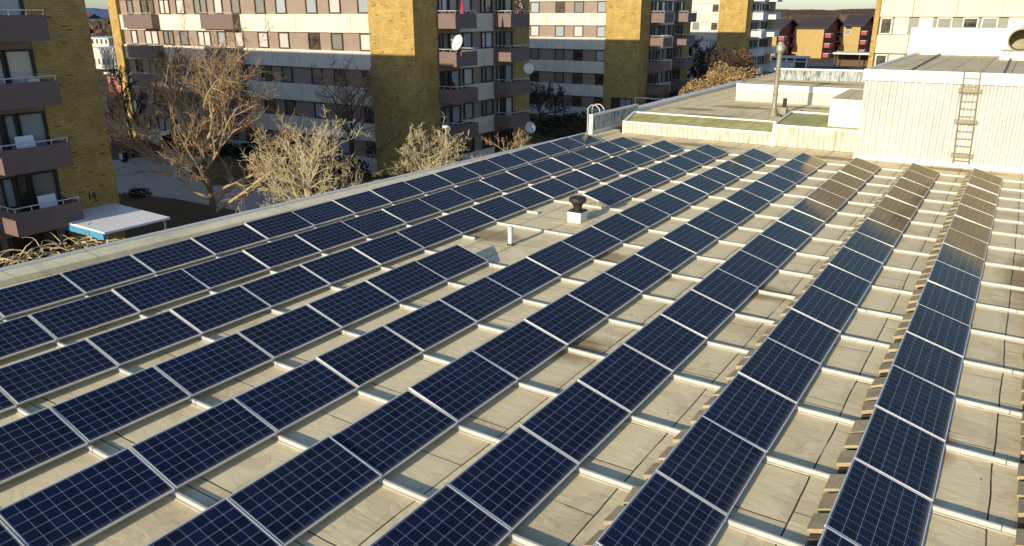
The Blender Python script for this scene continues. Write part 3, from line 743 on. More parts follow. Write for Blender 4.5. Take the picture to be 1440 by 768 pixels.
def slab(Y, label, style, floors=range(-4,2), south=True, roofz=9.38, xw=-69.9, east=True, seed=1):
    rng = random.Random(seed)
    base = (XE, Y, G); t = thing('apartment_block', label, 'apartment block', base, 'parallel yellow brick apartment slabs')
    B = lambda mb, name, m, sm=False: mb.build(name, m, t, sm, off=base)
    white = style == 'white'
    band = M['cream'] if white else M['concrete']; clad = M['whiteclad'] if white else M['clad']
    bal = M['balcwhite'] if white else M['balc']
    Wd = 16.2
    # yellow brick: stair tower corner, north-east corner, west end
    B(MB().box(XE-4.5,XE,Y,Y+2.75,G,roofz-.02),'stair_tower',M['brick'])
    B(MB().box(XE-4.5,XE,Y+13.4,Y+Wd,G,roofz-.02),'brick_corner',M['brick'])
    B(MB().box(xw,xw+1.45,Y-.05,Y+Wd,G,roofz-.02),'end_wall',M['brick'])
    mb = MB(); mb.box(xw+1.45,XE-4.5,Y+.34,Y+Wd-.1,G,roofz-.05); B(mb,'wall',clad); B(MB().box(XE-4.5,XE-.06,Y+2.75,Y+13.4,G,roofz-.05),'wall',clad)
    mb = MB(); mb.box(xw-.1,XE+.1,Y-.1,Y+Wd+.1,roofz-.02,roofz+.06); B(mb,'roof',M['brownfelt'])
    tops = [5.92+2.8*k for k in floors]
    panes = ['pane_curtain','pane_curtain','pane_half','pane_dark','pane_blue']
    if south:
        cuts = [xw+1.45,-61.8,-55.2,-49.4,-46.27 if not white else -46,-43.0,-36.7 if not white else -38,XE-4.5]
        for zt in tops:
            mb = MB()
            for a, b in zip(cuts[:-1], cuts[1:]):
                mb.box(a+.02,b-.02,Y+.12,Y+.3,zt-1.4,zt)
            mb.box(cuts[0],cuts[-1],Y+.3,Y+.338,zt-1.399,zt-.001)
            B(mb,'concrete_band',band)
        wx = [(-67.15,1.0),(-64.85,2.2),(-61.8,1.6),(-59.2,1.3),(-56.5,1.9),(-53.6,1.2),(-51.2,1.2),(-48.05,1.3),(-45.42,1.3),(-41.78,1.3),(-39.15,1.3),(-36.0,1.2)]
        for zt in tops[:-1]:
            for n_, (x, w_) in enumerate(wx):
                pm = M[rng.choice(panes if zt > 3 else ['pane_half','pane_dark','pane_blue','pane_dark','pane_curtain'])]  # storeys in the neighbouring block's shadow get dimmer panes: shade put into colour
                window(t, base, (x, Y+.335, zt+.04), w_, 1.32, 's', M['frame_brown'] if not white else M['frame_white'], pm, 0 if w_ < 1.5 else w_*.5)
        # western balconies, shallow, on the south face
        for zt in tops[1:-1] if not white else []:
            for x0, x1, pr in ((-67.4,-64.4,.5),(-64.36,-61.9,.95),(-55.0,-52.4,.6),(-52.36,-50.0,.95)):
                mb = MB(); mb.box(x0,x1,Y-pr+.3,Y-pr+.36,zt-1.1,zt); mb.box(x0,x0+.06,Y-pr+.36,Y+.11,zt-1.1,zt); mb.box(x1-.06,x1,Y-pr+.36,Y+.11,zt-1.1,zt); mb.box(x0,x1,Y-pr+.3,Y+.11,zt-1.25,zt-1.1)
                b_ = B(mb,'balcony',M['balc'])
                mb = MB(); mb.tube([(x0,Y-pr+.32,zt+.14),(x1,Y-pr+.32,zt+.14)],.025,5)
                for q in range(4): mb.tube([(x0+.1+q*(x1-x0-.2)/3,Y-pr+.33,zt),(x0+.1+q*(x1-x0-.2)/3,Y-pr+.33,zt+.14)],.018,4)
                mb.build('railing', M['rail'], b_, off=base)
    if east:
        for zt in tops: B(MB().box(XE-.06,XE+.06,Y+5.6,Y+10.3,zt-1.4,zt),'concrete_band',band)
        for n_, zt in enumerate(tops[:-1]):
            zf = zt-1.05
            P = lambda: M[rng.choice(['pane_curtain','pane_half','pane_dark','pane_blue','pane_half'])]
            # balcony doors and windows
            window(t, base, (XE-.055, Y+3.0, zf+.02), 1.2, 2.35, 'e', M['frame_dark'], P(), .45, 'balcony_door')
            window(t, base, (XE-.055, Y+4.3, zf+.9), 1.2, 1.45, 'e', M['frame_dark'], P())
            window(t, base, (XE-.055, Y+6.0, zt+.04), 1.3, 1.32, 'e', M['frame_dark'], P())
            window(t, base, (XE-.055, Y+8.6, zt+.04), 1.65, 1.32, 'e', M['frame_dark'], P(), .6)
            window(t, base, (XE-.055, Y+10.85, zf+.9), .55, 1.45, 'e', M['frame_dark'], P())
            window(t, base, (XE-.055, Y+11.5, zf+.02), .55, 2.35, 'e', M['frame_dark'], P(), 0, 'balcony_door')
            window(t, base, (XE-.055, Y+12.12, zf+.02), 1.2, 2.35, 'e', M['frame_dark'], P(), 0, 'balcony_door')
        for n_, zt in enumerate(tops[1:-1] if not white else tops[1:]):
            for y0, y1 in ((Y+2.75,Y+5.5),(Y+10.35,Y+13.35)):
                x1 = XE+1.8; mb = MB(); zb = zt-1.09
                mb.box(x1-.05,x1,y0,y1,zb,zt); mb.box(XE+.002,x1-.05,y0,y0+.05,zb,zt); mb.box(XE+.002,x1-.05,y1-.05,y1,zb,zt)
                b_ = B(mb,'balcony',bal)
                MB().box(XE+.002,x1-.06,y0+.06,y1-.06,zb+.01,zb+.16).build('floor_slab', M['slab'], b_, off=base)
                mb = MB(); zr = zt+.2
                mb.tube([(XE+.02,y0+.03,zr),(x1-.03,y0+.03,zr),(x1-.03,y1-.03,zr),(XE+.02,y1-.03,zr)],.03,5)
                for q in range(5):
                    yy = y0+.08+q*(y1-y0-.16)/4; mb.tube([(x1-.03,yy,zt-.1),(x1-.03,yy,zr)],.02,4)
                for q in range(2):
                    xx = XE+.5+q*.7; mb.tube([(xx,y0+.03,zt-.1),(xx,y0+.03,zr)],.02,4)
                mb.build('railing', M['rail'], b_, off=base)
        # entrance canopy
        zc = -3.42
    if east and not south:
        mb = MB()
        mb.hexa([(XE,Y+12.6,zc-.02),(XE+4.8,Y+12.6,zc-.10),(XE+4.8,Y+15.9,zc-.10),(XE,Y+15.9,zc-.02),(XE,Y+12.6,zc+.08),(XE+4.8,Y+12.6,zc-.0),(XE+4.8,Y+15.9,zc-.0),(XE,Y+15.9,zc+.08)])
        c_ = B(mb,'entrance_canopy',M['canopy'])
        mb = MB(); mb.box(XE+.02,XE+4.78,Y+12.54,Y+12.6,zc-.34,zc-.06); mb.build('fascia', M['bluesheet'], c_, off=base)
        for yy in (Y+12.8,Y+15.7): MB().tube([(XE+4.6,yy,G),(XE+4.6,yy,zc-.08)],.05,8).build('post', M['coping'], c_, off=base)
    if east:
        for y_ in (Y+3.2,Y+10.6): window(t, base, (XE-.055, y_, G+.5), 2.2, 2., 'e', M['frame_dark'], M['pane_dark'], 1.1)
    return t, base
A_, bA = slab(-1.3, 'nearest apartment block at far left, brown balconies and house number 14', 'brown', seed=3, south=False)
B_, bB = slab(39.1, 'yellow brick apartment block behind the bare trees with brown balconies', 'brown', seed=5)
C_, bC = slab(79.6, 'more distant brown balconied apartment block right of the dishes, behind the screen', 'brown', seed=8)
D_, bD = slab(120., 'farthest apartment block with white balconies beyond the brown ones', 'white', seed=11)
# house number
for ch, yy in (('1',13.28),('4',13.50)):
    cu = D.curves.new('house_number','FONT'); cu.body = ch; cu.size = .52; cu.extrude = .015; cu.materials.append(M['black'])
    tmp = D.objects.new('tmp_text', cu); COL.objects.link(tmp)
    dg = bpy.context.evaluated_depsgraph_get(); me = D.meshes.new_from_object(tmp.evaluated_get(dg)); D.objects.remove(tmp); me.name = 'house_number'
    o = link('house_number', me, A_)
    o.location = (XE+.02-bA[0], yy-bA[1], -2.92-bA[2]); o.rotation_euler = (R(90),0,R(90))
# ground-floor door opening in C's tower
window(C_, bC, (XE-3.3, 79.6-.005, -6.0), 1.0, 2.2, 's', M['frame_dark'], M['pane_dark'], 0, 'entrance_door')
window(C_, bC, (XE-2.2, 79.6-.005, -6.0), 1.6, 2.2, 's', M['frame_dark'], M['pane_blue'], .8)

# east block behind the penthouse
eb = (-2.4,62,G)
E_ = thing('apartment_block', 'cream panelled block with a yellow brick edge rising behind the white penthouse', 'apartment block', eb)
mb = MB(); mb.box(-2.45,-2.1,61.85,74,G,8.73); mb.build('brick_wall', M['brick'], E_, off=eb)
mb = MB(); mb.box(-2.1,24,62.3,74,G,8.7); mb.build('wall', M['greyclad'], E_, off=eb)
ct = [-2.1,.2,3.15,6.06,9.,12.,15.,18.,21.,24.]
for z0, z1 in ((5.58,7.0),(2.86,4.22),(.1,1.45),(8.35,8.72)):
    mb = MB()
    for a, b in zip(ct[:-1], ct[1:]): mb.box(a+.02,b-.02,62.02,62.25,z0,z1)
    mb.box(ct[0],ct[-1],62.25,62.298,z0+.001,z1-.001)
    mb.build('cream_band', M['cream'], E_, off=eb)
ew = [(-2.0,.85,'pane_dark'),(-1.0,1.0,'pane_curtain'),(.72,.95,'pane_curtain'),(1.95,1.0,'pane_half'),(3.65,1.0,'pane_dark'),(4.85,1.05,'pane_half'),(6.55,1.,'pane_curtain'),(8.2,1.,'pane_half'),(10.,1.,'pane_dark'),(11.5,1.,'pane_curtain')]
for z in (4.28,1.5,7.05):
    for x, w_, pm in ew: window(E_, eb, (x,62.295,z), w_, 1.25, 's', M['frame_white'], M[pm])
mb = MB(); mb.box(-2.5,24.1,61.8,74.1,8.73,8.8); mb.build('roof', M['brownfelt'], E_, off=eb)

# ------------------------------------------------------------------ things on the balconies
def dish(p, rad, dirv, label):
    t = thing('satellite_dish', label, 'satellite dish', p, 'satellite dishes on the balconies')
    d = Vector(dirv).normalized(); q = d.to_track_quat('Z','Y').to_matrix()
    mb = MB().lathe([(rad*k/6, rad*.30*(k/6)**2) for k in range(7)], n=20)
    mb.lathe([(rad,rad*.30),(rad*1.02,rad*.28),(rad*.97,rad*.25),(rad*.5,rad*.04),(.02,-.04)], n=20)
    mb.v = [tuple(q @ Vector(v)) for v in mb.v]; mb.build('reflector', M['dish'], t, smooth=True)
    tip = q @ Vector((0,0,rad*1.1)); low = q @ Vector((rad*.0,-rad*.95,rad*.28))
    if low.z > 0: low = q @ Vector((0,rad*.95,rad*.28))
    MB().tube([tuple(low),tuple(tip)], .02, 5).build('feed_arm', M['galv'], t)
    MB().tube([tuple(tip-d*.06),tuple(tip+d*.08)], .05, 8).build('receiver', M['dish'], t)
    back = -d*.08
    MB().tube([tuple(back),tuple(back-d*.14),(back.x-d.x*.14,back.y-d.y*.14,-rad-.35)], .03, 6).build('mast', M['galv'], t)
dish((-28.25,42.0,3.78), .60, (-.25,-.9,.35), 'large white satellite dish on the near balcony rail, the second balcony down')
dish((-27.95,51.5,1.35), .46, (.75,-.6,.3), 'round white satellite dish jutting past the yellow corner at middle height')
dish((-27.95,51.75,-3.75), .52, (.85,-.4,.3), 'lowest white satellite dish, just above the eaves line')
pa = thing('parasol', 'closed red parasol on the top balcony of the middle block', 'parasol', (-29.5,44.2,4.99))
MB().lathe([(.03,.55),(.22,.62),(.16,1.0),(.09,1.6),(.03,2.05),(0,2.1)], n=10).build('canopy', M['red'], pa)
MB().tube([(0,0,0),(0,0,.7)], .025, 6).build('pole', M['rail'], pa)
MB().lathe([(.2,0),(.2,.06),(.04,.1)], n=12).build('foot', M['black'], pa)

def pot(p, seed, label):
    rg = random.Random(seed); t = thing('potted_plant', label, 'plant', p)
    MB().lathe([(.08,0),(.11,.2),(.12,.2),(.12,.23),(.0,.23)], n=12).build('pot', M['townred'], t)
    mb = MB()
    for _ in range(70):
        v = Vector((rg.gauss(0,.13), rg.gauss(0,.13), .3+abs(rg.gauss(0,.2)))); a = Vector((rg.gauss(0,1),rg.gauss(0,1),rg.gauss(0,1))).normalized(); b = a.orthogonal()
        mb.face([v-a*.06, v+b*.03, v+a*.06, v-b*.03])
    mb.build('leaves', M['hedge'] if seed % 2 else M['dish'], t)
fl_ = 5.92-1.09+.17
def stand(p, label, seed):
    t = thing('plant_stand', label, 'plant stand', p)
    mb = MB(); mb.box(-.16,.16,-.5,.5,.92,.95); mb.build('shelf', M['woodfence'], t)
    for y in (-.45,.45): MB().box(-.14,.14,y-.02,y+.02,0,.92).build('leg', M['woodfence'], t)
    for k, y in enumerate((-.33,0,.33)):
        pot((p[0],p[1]+y,p[2]+.95), seed+k, '%s plant pot on the stand, %s' % (('dark leafed','white flowering')[(seed+k+1) % 2], ('nearest the camera','in the middle','farthest back')[k])+(' on the top right balcony' if seed < 5 else ' on the balcony below'))
stand((-28.75,51.4,5.92-1.09+.17), 'wooden plant stand on the top right balcony of the middle block', 1)
def chair(p, rz, label):
    t = thing('plastic_chair', label, 'chair', p, rz=rz)
    MB().box(-.24,.24,-.23,.23,.42,.46).build('seat', M['dish'], t)
    mb = MB()
    for k in range(10):
        a0, a1 = k/10, (k+1)/10
        h = lambda a: .98+.1*math.sin(math.pi*a)
        mb.hexa([(-.24+.48*a0,.2,.46),(-.24+.48*a1,.2,.46),(-.24+.48*a1,.24,.46),(-.24+.48*a0,.24,.46),(-.24+.48*a0,.26,h(a0)),(-.24+.48*a1,.26,h(a1)),(-.24+.48*a1,.30,h(a1)),(-.24+.48*a0,.30,h(a0))])
    mb.build('backrest', M['dish'], t)
    for x in (-.2,.2):
        for y in (-.19,.19): MB().tube([(x,y,0),(x,y,.42)], .022, 6).build('leg', M['dish'], t)
    for x in (-.26,.26): MB().box(x-.025,x+.025,-.2,.24,.62,.66).box(x-.02,x+.02,-.2,-.16,.44,.62).build('armrest', M['dish'], t)
chair((-28.85,11.1,3.12-1.09+.17), R(-90), 'white plastic chair on the second balcony from the top of block 14')
def board(p, label):
    t = thing('leaning_board', label, 'board', p)
    MB().hexa([(0,-.4,0),(.03,-.4,0),(.03,.4,0),(0,.4,0),(-.2,-.4,1.3),(-.17,-.4,1.3),(-.17,.4,1.3),(-.2,.4,1.3)]).build('sheet', M['canopy'], t)
    MB().hexa([(.031,-.42,0),(.04,-.42,0),(.04,.42,0),(.031,.42,0),(.021,-.42,.05),(.03,-.42,.05),(.03,.42,.05),(.021,.42,.05)]).build('edge_strip', M['rail'], t)
board((-29.3,10.6,.32-1.09+.17), 'white board leaning on the third balcony down of block 14')
board((-29.2,11.0,-2.48-1.09+.17), 'white board leaning on the lowest balcony of block 14')
def person(loc, rz, label):
    root = thing('person', label, 'person', loc, rz=rz)
    J = {'pel':((0,0,.93),.15),'wai':((0,0,1.08),.135),'che':((0,0,1.30),.16),'nec':((0,.01,1.48),.06),'hea':((0,.02,1.60),.085),'top':((0,.02,1.70),.07),
         'lh':((-.1,0,.88),.1),'lk':((-.11,.02,.49),.065),'la':((-.11,-.02,.09),.045),'lt':((-.12,.14,.04),.035),
         'rh':((.1,0,.88),.1),'rk':((.11,.02,.49),.065),'ra':((.11,-.02,.09),.045),'rt':((.12,.14,.04),.035),
         'ls':((-.2,0,1.42),.065),'le':((-.27,.04,1.14),.045),'lw':((-.2,.26,1.08),.032),'lf':((-.18,.36,1.1),.03),
         'rs':((.2,0,1.42),.065),'re':((.27,.04,1.14),.045),'rw':((.2,.26,1.08),.032),'rf':((.18,.36,1.1),.03)}
    names = list(J); E = [('pel','wai'),('wai','che'),('che','nec'),('nec','hea'),('hea','top'),('pel','lh'),('lh','lk'),('lk','la'),('la','lt'),('pel','rh'),('rh','rk'),('rk','ra'),('ra','rt'),
        ('che','ls'),('ls','le'),('le','lw'),('lw','lf'),('che','rs'),('rs','re'),('re','rw'),('rw','rf')]
    me = D.meshes.new('body'); me.from_pydata([J[k][0] for k in names], [(names.index(a),names.index(b)) for a, b in E], [])
    o = link('body', me, root); me.materials.append(M['darkcloth'])
    sk = o.modifiers.new('Skin','SKIN'); sv = me.skin_vertices[0].data if me.skin_vertices else None
    if sv is None:
        bpy.context.view_layer.objects.active = o
        me.skin_vertices  # layer is made by the modifier
    for i_, k in enumerate(names):
        v = me.skin_vertices[0].data[i_]; v.radius = (J[k][1],)*2; v.use_root = (i_ == 0)
    ss = o.modifiers.new('Sub','SUBSURF'); ss.levels = ss.render_levels = 1
    MB().lathe([(.0,-.115),(.05,-.10),(.08,-.04),(.088,.03),(.07,.09),(.0,.12)], (0,.035,1.615), n=12).build('face', M['skin'], root, smooth=True)
    MB().lathe([(.098,-.04),(.103,.03),(.08,.10),(.0,.135)], (0,.012,1.625), n=12).build('hair', M['hair'], root, smooth=True)
    return root
try:
    person((-29.5,42.7,5.92-1.05-5.6+.03), R(-90), 'person in dark clothes standing on the middle block balcony below the dish')
except Exception as e_:
    print('person skipped', e_)

# ------------------------------------------------------------------ trees
def bare_tree(loc, label, h, spread, seed, mats, trunk_r=.2, fork=.25, levels=4, nlimb=9, kids=(6,6,5), twig=.011, up=.35, lean=(0,0), group='bare winter trees between the buildings', name='bare_tree', stems=1, flat=.85):
    rng = random.Random(seed); root = thing(name, label, 'tree', loc, group)
    tk, lm, tw = MB(), MB(), MB()
    def wander(p, d, L, n, wob, upb):
        pts = [p.copy()]
        for _ in range(n):
            d = (d+Vector((rng.gauss(0,wob),rng.gauss(0,wob),rng.gauss(0,wob)+upb))).normalized()
            p = p+d*(L/n); pts.append(p.copy())
        return pts
    def at(pts, t):
        x = t*(len(pts)-1); i = min(int(x), len(pts)-2); return pts[i].lerp(pts[i+1], x-i), (pts[i+1]-pts[i]).normalized()
    def grow(p, d, L, rad, lev):
        n = 5 if lev < 2 else (4 if lev == 2 else 3)
        pts = wander(p, d, L, n, .13+.05*lev, .05 if lev < 3 else .02)
        rads = [max(twig, rad*(1-.75*i/n)) for i in range(n+1)]
        (lm if lev < 3 else tw).tube(pts, rads, 5 if lev == 1 else (4 if lev == 2 else 3), cap=False)
        if lev >= levels: return
        k = kids[lev-1]
        for c in range(k):
            t = .22+.78*(c+rng.random())/k
            q, dd = at(pts, min(.999, t))
            ax = dd.orthogonal().normalized(); ax.rotate(Matrix.Rotation(rng.uniform(0,6.283),3,dd))
            nd = (dd*.75+ax*rng.uniform(.45,.95)+Vector((0,0,up*.35))).normalized()
            grow(q, nd, L*rng.uniform(.38,.62)*(1.05-.35*t), max(twig, rads[-1]+(rad-rads[-1])*(1-t)*.6), lev+1)
    for s_ in range(stems):
        th = rng.uniform(.6,.75)*h
        d0 = Vector((lean[0]+(rng.gauss(0,.35) if stems > 1 else 0), lean[1]+(rng.gauss(0,.35) if stems > 1 else 0), 1)).normalized()
        pts = wander(Vector((0,0,-.05)), d0, th, 8, .07, .05)
        n = len(pts)-1
        tk.tube(pts, [trunk_r*(1.35 if i == 0 else 1)*(1-.82*i/n) for i in range(n+1)], 9, cap=True)
        for c in range(nlimb):
            t = fork+(1-fork)*(c+.5*rng.random())/nlimb
            q, dd = at(pts, min(.995, t))
            a = c*2.4+rng.uniform(-.4,.4)
            out = Vector((math.cos(a), math.sin(a), 0))
            ang = up+.9*(t-fork)
            nd = (out*flat+Vector((0,0,ang))).normalized()
            L = spread*(1.0-.42*(t-fork)/(1-fork))*rng.uniform(.8,1.15)
            grow(q, nd, L, trunk_r*(.5-.3*t)+.02, 1)
    tk.build('trunk', mats[0], root, smooth=True); lm.build('limbs', mats[1], root, smooth=True)
    if tw.v: tw.build('twigs', mats[2], root)
    return root
brown = (M['bark'], M['limb'], M['twig']); pale = (M['palebark'], M['palebark'], M['paletwig']); dark = (M['darkbark'], M['darkbark'], M['darktwig'])
bare_tree((-28.6,19.3,G), 'large spreading bare tree standing on the lawn by the curved path', 13.2, 6.5, 21, brown, .22, .24, 4, 20, (8,6,6), .007, .36, (.13,0.))
bare_tree((-23.2,20.6,G), 'pale round crowned bare tree close behind the eaves, sunlit', 8.1, 4.3, 8, pale, .105, .2, 4, 10, (7,5,4), .008, .45, stems=2)
bare_tree((-18.7,27.6,G), 'pale sunlit bare tree behind the lamp post and eaves', 7.2, 3.8, 13, pale, .09, .25, 4, 9, (6,5,4), .008, .5, stems=2)
bare_tree((-16.0,30.4,G), 'small reddish bare tree at the right end of the tree line by the eaves', 7.6, 2.8, 17, (M['palebark'],M['limb'],M['twig']), .1, .3, 4, 9, (6,5,3), .009, .5)
bare_tree((-33.4,35.0,G), 'thin dark bare tree in front of the yellow stair tower', 11.4, 4.6, 31, (M['darkbark'],M['bark'],M['twig']), .17, .35, 4, 12, (6,6,4), .014, .6)
bare_tree((-59.5,33.2,G), 'tall dark bare tree beside the edge of block 14', 10.6, 3.6, 41, dark, .2, .18, 4, 11, (6,5,4), .02, .8)
bare_tree((-50.,33.8,G), 'dark bare tree rising in front of the western balconies', 12.0, 4.6, 47, (M['darkbark'],M['bark'],M['twig']), .18, .3, 4, 11, (6,5,4), .018, .6)
bare_tree((-40.5,74.5,G), 'scraggly low dark tree before the third block, left of its tower', 4.6, 3.6, 51, dark, .14, .25, 4, 10, (6,5,4), .024, .3)
bare_tree((-36.5,71.5,G), 'twisted dark tree just behind the corrugated eaves screen', 4.2, 3.2, 53, dark, .13, .25, 4, 9, (6,5,4), .024, .3)
bare_tree((-31.,102.,G), 'big dense dark tree between the third block and the white balconied block', 10.2, 5.2, 55, dark, .24, .2, 4, 14, (7,6,5), .034, .5)
bare_tree((-26.5,98.,G), 'dark bare tree behind the tan bushes', 8.6, 4.0, 56, dark, .2, .25, 4, 11, (7,6,4), .03, .5)
bare_tree((-40.5,165.,G), 'small pale bare tree left of the far street lamp by the red houses', 5.5, 2.2, 58, pale, .12, .35, 3, 9, (6,5), .04, .6)

def leafy(loc, label, rx, rz, n, mat, seed, leaf=.14, name='bush', cat='bush', group='tan bushes behind the roof', stem=True, ry=None):
    rng = random.Random(seed); root = thing(name, label, cat, loc, group); ry = ry or rx
    mb = MB(); st = MB()
    for _ in range(n):
        while True:
            v = Vector((rng.uniform(-1,1),rng.uniform(-1,1),rng.uniform(-1,1)))
            if .2 < v.length < 1: break
        lump = 1+.18*math.sin(v.x*5+seed)+.15*math.sin(v.y*7+v.z*5+seed)
        r_ = v.length**.45; v = v.normalized()*r_*lump
        p = Vector((v.x*rx, v.y*ry, rz+v.z*rz))
        a = Vector((rng.gauss(0,1),rng.gauss(0,1),rng.gauss(0,.8))).normalized(); b = a.orthogonal().normalized(); b.rotate(Matrix.Rotation(rng.uniform(0,6.28),3,a))
        s_ = leaf*rng.uniform(.5,1.3)
        mb.face([p-a*s_, p+b*s_*.45, p+a*s_, p-b*s_*.45])
    mb.build('foliage', mat, root)
    if stem:
        for _ in range(26):
            a = rng.uniform(0,6.28); e = rng.uniform(.2,.95)
            st.tube([(0,0,0),(math.cos(a)*rx*e*.5,math.sin(a)*ry*e*.5,rz*.9),(math.cos(a)*rx*e,math.sin(a)*ry*e,rz*(1.9-.8*e))],[.05,.03,.015],4,cap=False)
        st.build('stems', M['limb'], root)
    return root
leafy((-24.,84.5,G), 'rounded tan bush with dry leaves, the left and lower of two behind the north roof', 2.9, 2.2, 5200, M['tanleaf'], 3, .16)
leafy((-22.6,91.,G), 'taller rounded tan bush with dry leaves, right of the lower one', 3.6, 3.05, 7000, M['tanleaf'], 4, .17)
leafy((-27.6,107.,G), 'reddish brown leafed bush in front of the far yellow tower', 3.4, 3.6, 3800, M['brownleaf'], 6, .22)
leafy((-57.,38.0,G), 'dark clipped hedge along the foot of the middle block', 6.0, .75, 4200, M['hedge'], 9, .16, 'hedge', 'hedge', 'hedges', False, ry=.9)
leafy((-43.,37.4,G), 'dark overgrown hedge beneath the middle block facade behind the big tree', 7.5, .8, 5200, M['hedge'], 10, .16, 'hedge', 'hedge', 'hedges', False, ry=.9)
leafy((-43.8,23.9,G), 'low dark clump of ground shrub at the path edge', .8, .28, 500, M['hedge'], 12, .1, 'shrub', 'shrub', 'low shrubs', False)
leafy((-31.5,68.,G), 'dark low shrubbery on the bank beyond the eaves', 6., .9, 2600, M['hedge'], 14, .22, 'shrub', 'shrub', 'low shrubs', False)
# climbing shrub at the foot of block 14
rng = random.Random(77)
vl_ = (-26.6,9.6,G); vr = thing('climbing_shrub', 'dry straw coloured climbing shrub below the balconies of block 14', 'shrub', vl_)
mb = MB()
for _ in range(190):
    y = rng.uniform(-2.4,2.6); p = Vector((rng.gauss(0,.2), y, rng.uniform(1.5,2.7))); pts = [p]
    d = Vector((rng.gauss(0,.5), rng.gauss(0,.9), rng.uniform(.1,.8))).normalized()
    for k in range(6):
        d = (d+Vector((rng.gauss(0,.4),rng.gauss(0,.4),-.22))).normalized(); p = p+d*.2; pts.append(p)
    mb.tube(pts, [.035,.03,.026,.022,.018,.014,.01], 4, cap=False)
mb.build('canes', M['paletwig'], vr)
mb = MB()
for k in range(14):
    y = -2.2+k*.34; mb.tube([(0,y,0),(rng.gauss(0,.05),y+rng.gauss(0,.1),1.),(rng.gauss(0,.1),y+rng.gauss(0,.2),2.)],[.04,.03,.02],5,cap=False)
mb.build('stems', M['limb'], vr)

# ------------------------------------------------------------------ street furniture
def lamp(loc, h, label, head='flat', m=None):
    t = thing('street_lamp', label, 'street lamp', loc, 'street lamps')
    MB().tube([(0,0,0),(0,0,.9),(0,0,h)], [.075,.055,.04], 8).build('post', m or M['galv'], t)
    MB().lathe([(.05,h-.05),(.20,h+.02),(.22,h+.07),(.15,h+.14),(.0,h+.16)], n=14).build('lamp_head', M['dish'], t)
lamp((-18.9,28.2,G), 6.25, 'white headed lamp post standing among the pale trees')
lamp((-47.9,30.4,G), 3.6, 'slim dark lamp post on the lawn island beside the curved path', m=M['black'])
lamp((-29.,124.,G), 6.2, 'far lamp post before the white balconied block')
lamp((-33.,158.,G), 6.6, 'distant lamp post left of the ochre gabled house')
wf = thing('timber_fence', 'low weathered timber rail fence beyond the path near the hedge', 'fence', (-62,34.6,G))
mb = MB()
for z in (.3,.65,1.0): mb.box(-3.5,3.2,-.03,.03,z,z+.13)
mb.build('rail', M['woodfence'], wf)
for x in (-3.4,-1.7,0,1.6,3.1): MB().box(x-.06,x+.06,.03,.13,0,1.25).build('post', M['woodfence'], wf)
tb = thing('litter_bin', 'small bin with a pale front standing at the path edge', 'bin', (-57.4,31.0,G))
mb = MB(); mb.hexa([(-.25,-.22,.12),(.25,-.22,.12),(.25,.22,.12),(-.25,.22,.12),(-.3,-.27,.85),(.3,-.27,.85),(.3,.27,.85),(-.3,.27,.85)]); bevel(mb.build('body', M['black'], tb), .02)
MB().box(-.27,.27,-.29,-.275,.3,.84).build('front_plate', M['dish'], tb); MB().box(-.32,.32,-.29,.29,.85,.93).build('lid', M['black'], tb)
for x in (-.18,.18): MB().box(x-.04,x+.04,-.1,.1,0,.12).build('foot', M['black'], tb)
gb = thing('height_barrier', 'pale horizontal barrier bar on a slim post before the third block', 'barrier', (-29.9,79,G))
MB().box(-.3,5.5,-.06,.06,2.82,2.96).build('bar', M['coping'], gb)
for x in (-.2,4.7): MB().tube([(x,0,0),(x,0,2.82)], .06, 8).build('post', M['coping'], gb)

# ------------------------------------------------------------------ gabled houses far right
def house(x0, x1, y0, y1, eave, ridge, label, body='yellowwall', red_e=True):
    b = (x1, y0, G); t = thing('gabled_house', label, 'house', b, 'ochre and red gabled houses')
    ym = (y0+y1)/2
    mb = MB(); mb.box(x0,x1-.05,y0,y1,G,eave,skip='e'); mb.build('wall', M[body], t, off=b)
    mb = MB(); mb.face([(x1,y0+.02,G),(x1,y1-.02,G),(x1,y1-.02,eave),(x1,ym,ridge-.1),(x1,y0+.02,eave)]); mb.build('gable_wall', M['redwall'], t, off=b)
    mb = MB(); s = (ridge-eave)/(ym-y0)
    for sg in (-1,1):
        ya, yb = ym+sg*(ym-y0+.9), ym
        za, zb = eave-.9*s, ridge
        q = [(x0,ya,za),(x1+1.1,ya,za),(x1+1.1,yb,zb),(x0,yb,zb)]
        mb.hexa([(q[0][0],q[0][1],q[0][2]),q[1],q[2],q[3]]+[(a,b_,c+.28) for a, b_, c in q])
    mb.build('roof', M['rooftile'], t, off=b)
    zs = [eave-2.7*k for k in (1,2,3)]
    for z in zs:
        for ya in (y0+1.2,y1-5.2):
            mb = MB(); mb.box(x1+1.5,x1+1.58,ya,ya+4,z,z+1.05); mb.box(x1+.01,x1+1.5,ya,ya+.08,z,z+1.05); mb.box(x1+.01,x1+1.5,ya+3.92,ya+4,z,z+1.05); mb.box(x1+.01,x1+1.5,ya+.08,ya+3.92,z,z+.12)
            b_ = mb.build('balcony', M['balcred'], t, off=b)
            mb = MB(); mb.box(x1+.02,x1+1.6,ya-.02,ya+4.02,z+1.05,z+1.13); mb.build('railing', M['frame_white'], b_, off=b)
        window(t, b, (x1+.01, ym-1.2, z+.2), 2.2, 1.6, 'e', M['frame_dark'], M['pane_dark'])
        if x1-x0 < 9:
            for xx in (x0-.9,): 
                mb = MB(); mb.box(xx,xx+1.6,y0-1.2,y0-.02,z,z+1.); mb.build('balcony', M['balcred'], t, off=b)
    return t, b
house(-74,-50.4,215.5,237.5,1.3,3.9,'dark red gabled house just right of the white balconied block')
H2, b2 = house(-49.6,-41.3,230,252,1.8,4.3,'ochre walled house with red balconies, middle of the three gabled houses')
H3, b3 = house(-40.6,-34.9,248,270,2.2,4.6,'rearmost ochre house with two small windows, beside the cream block edge')
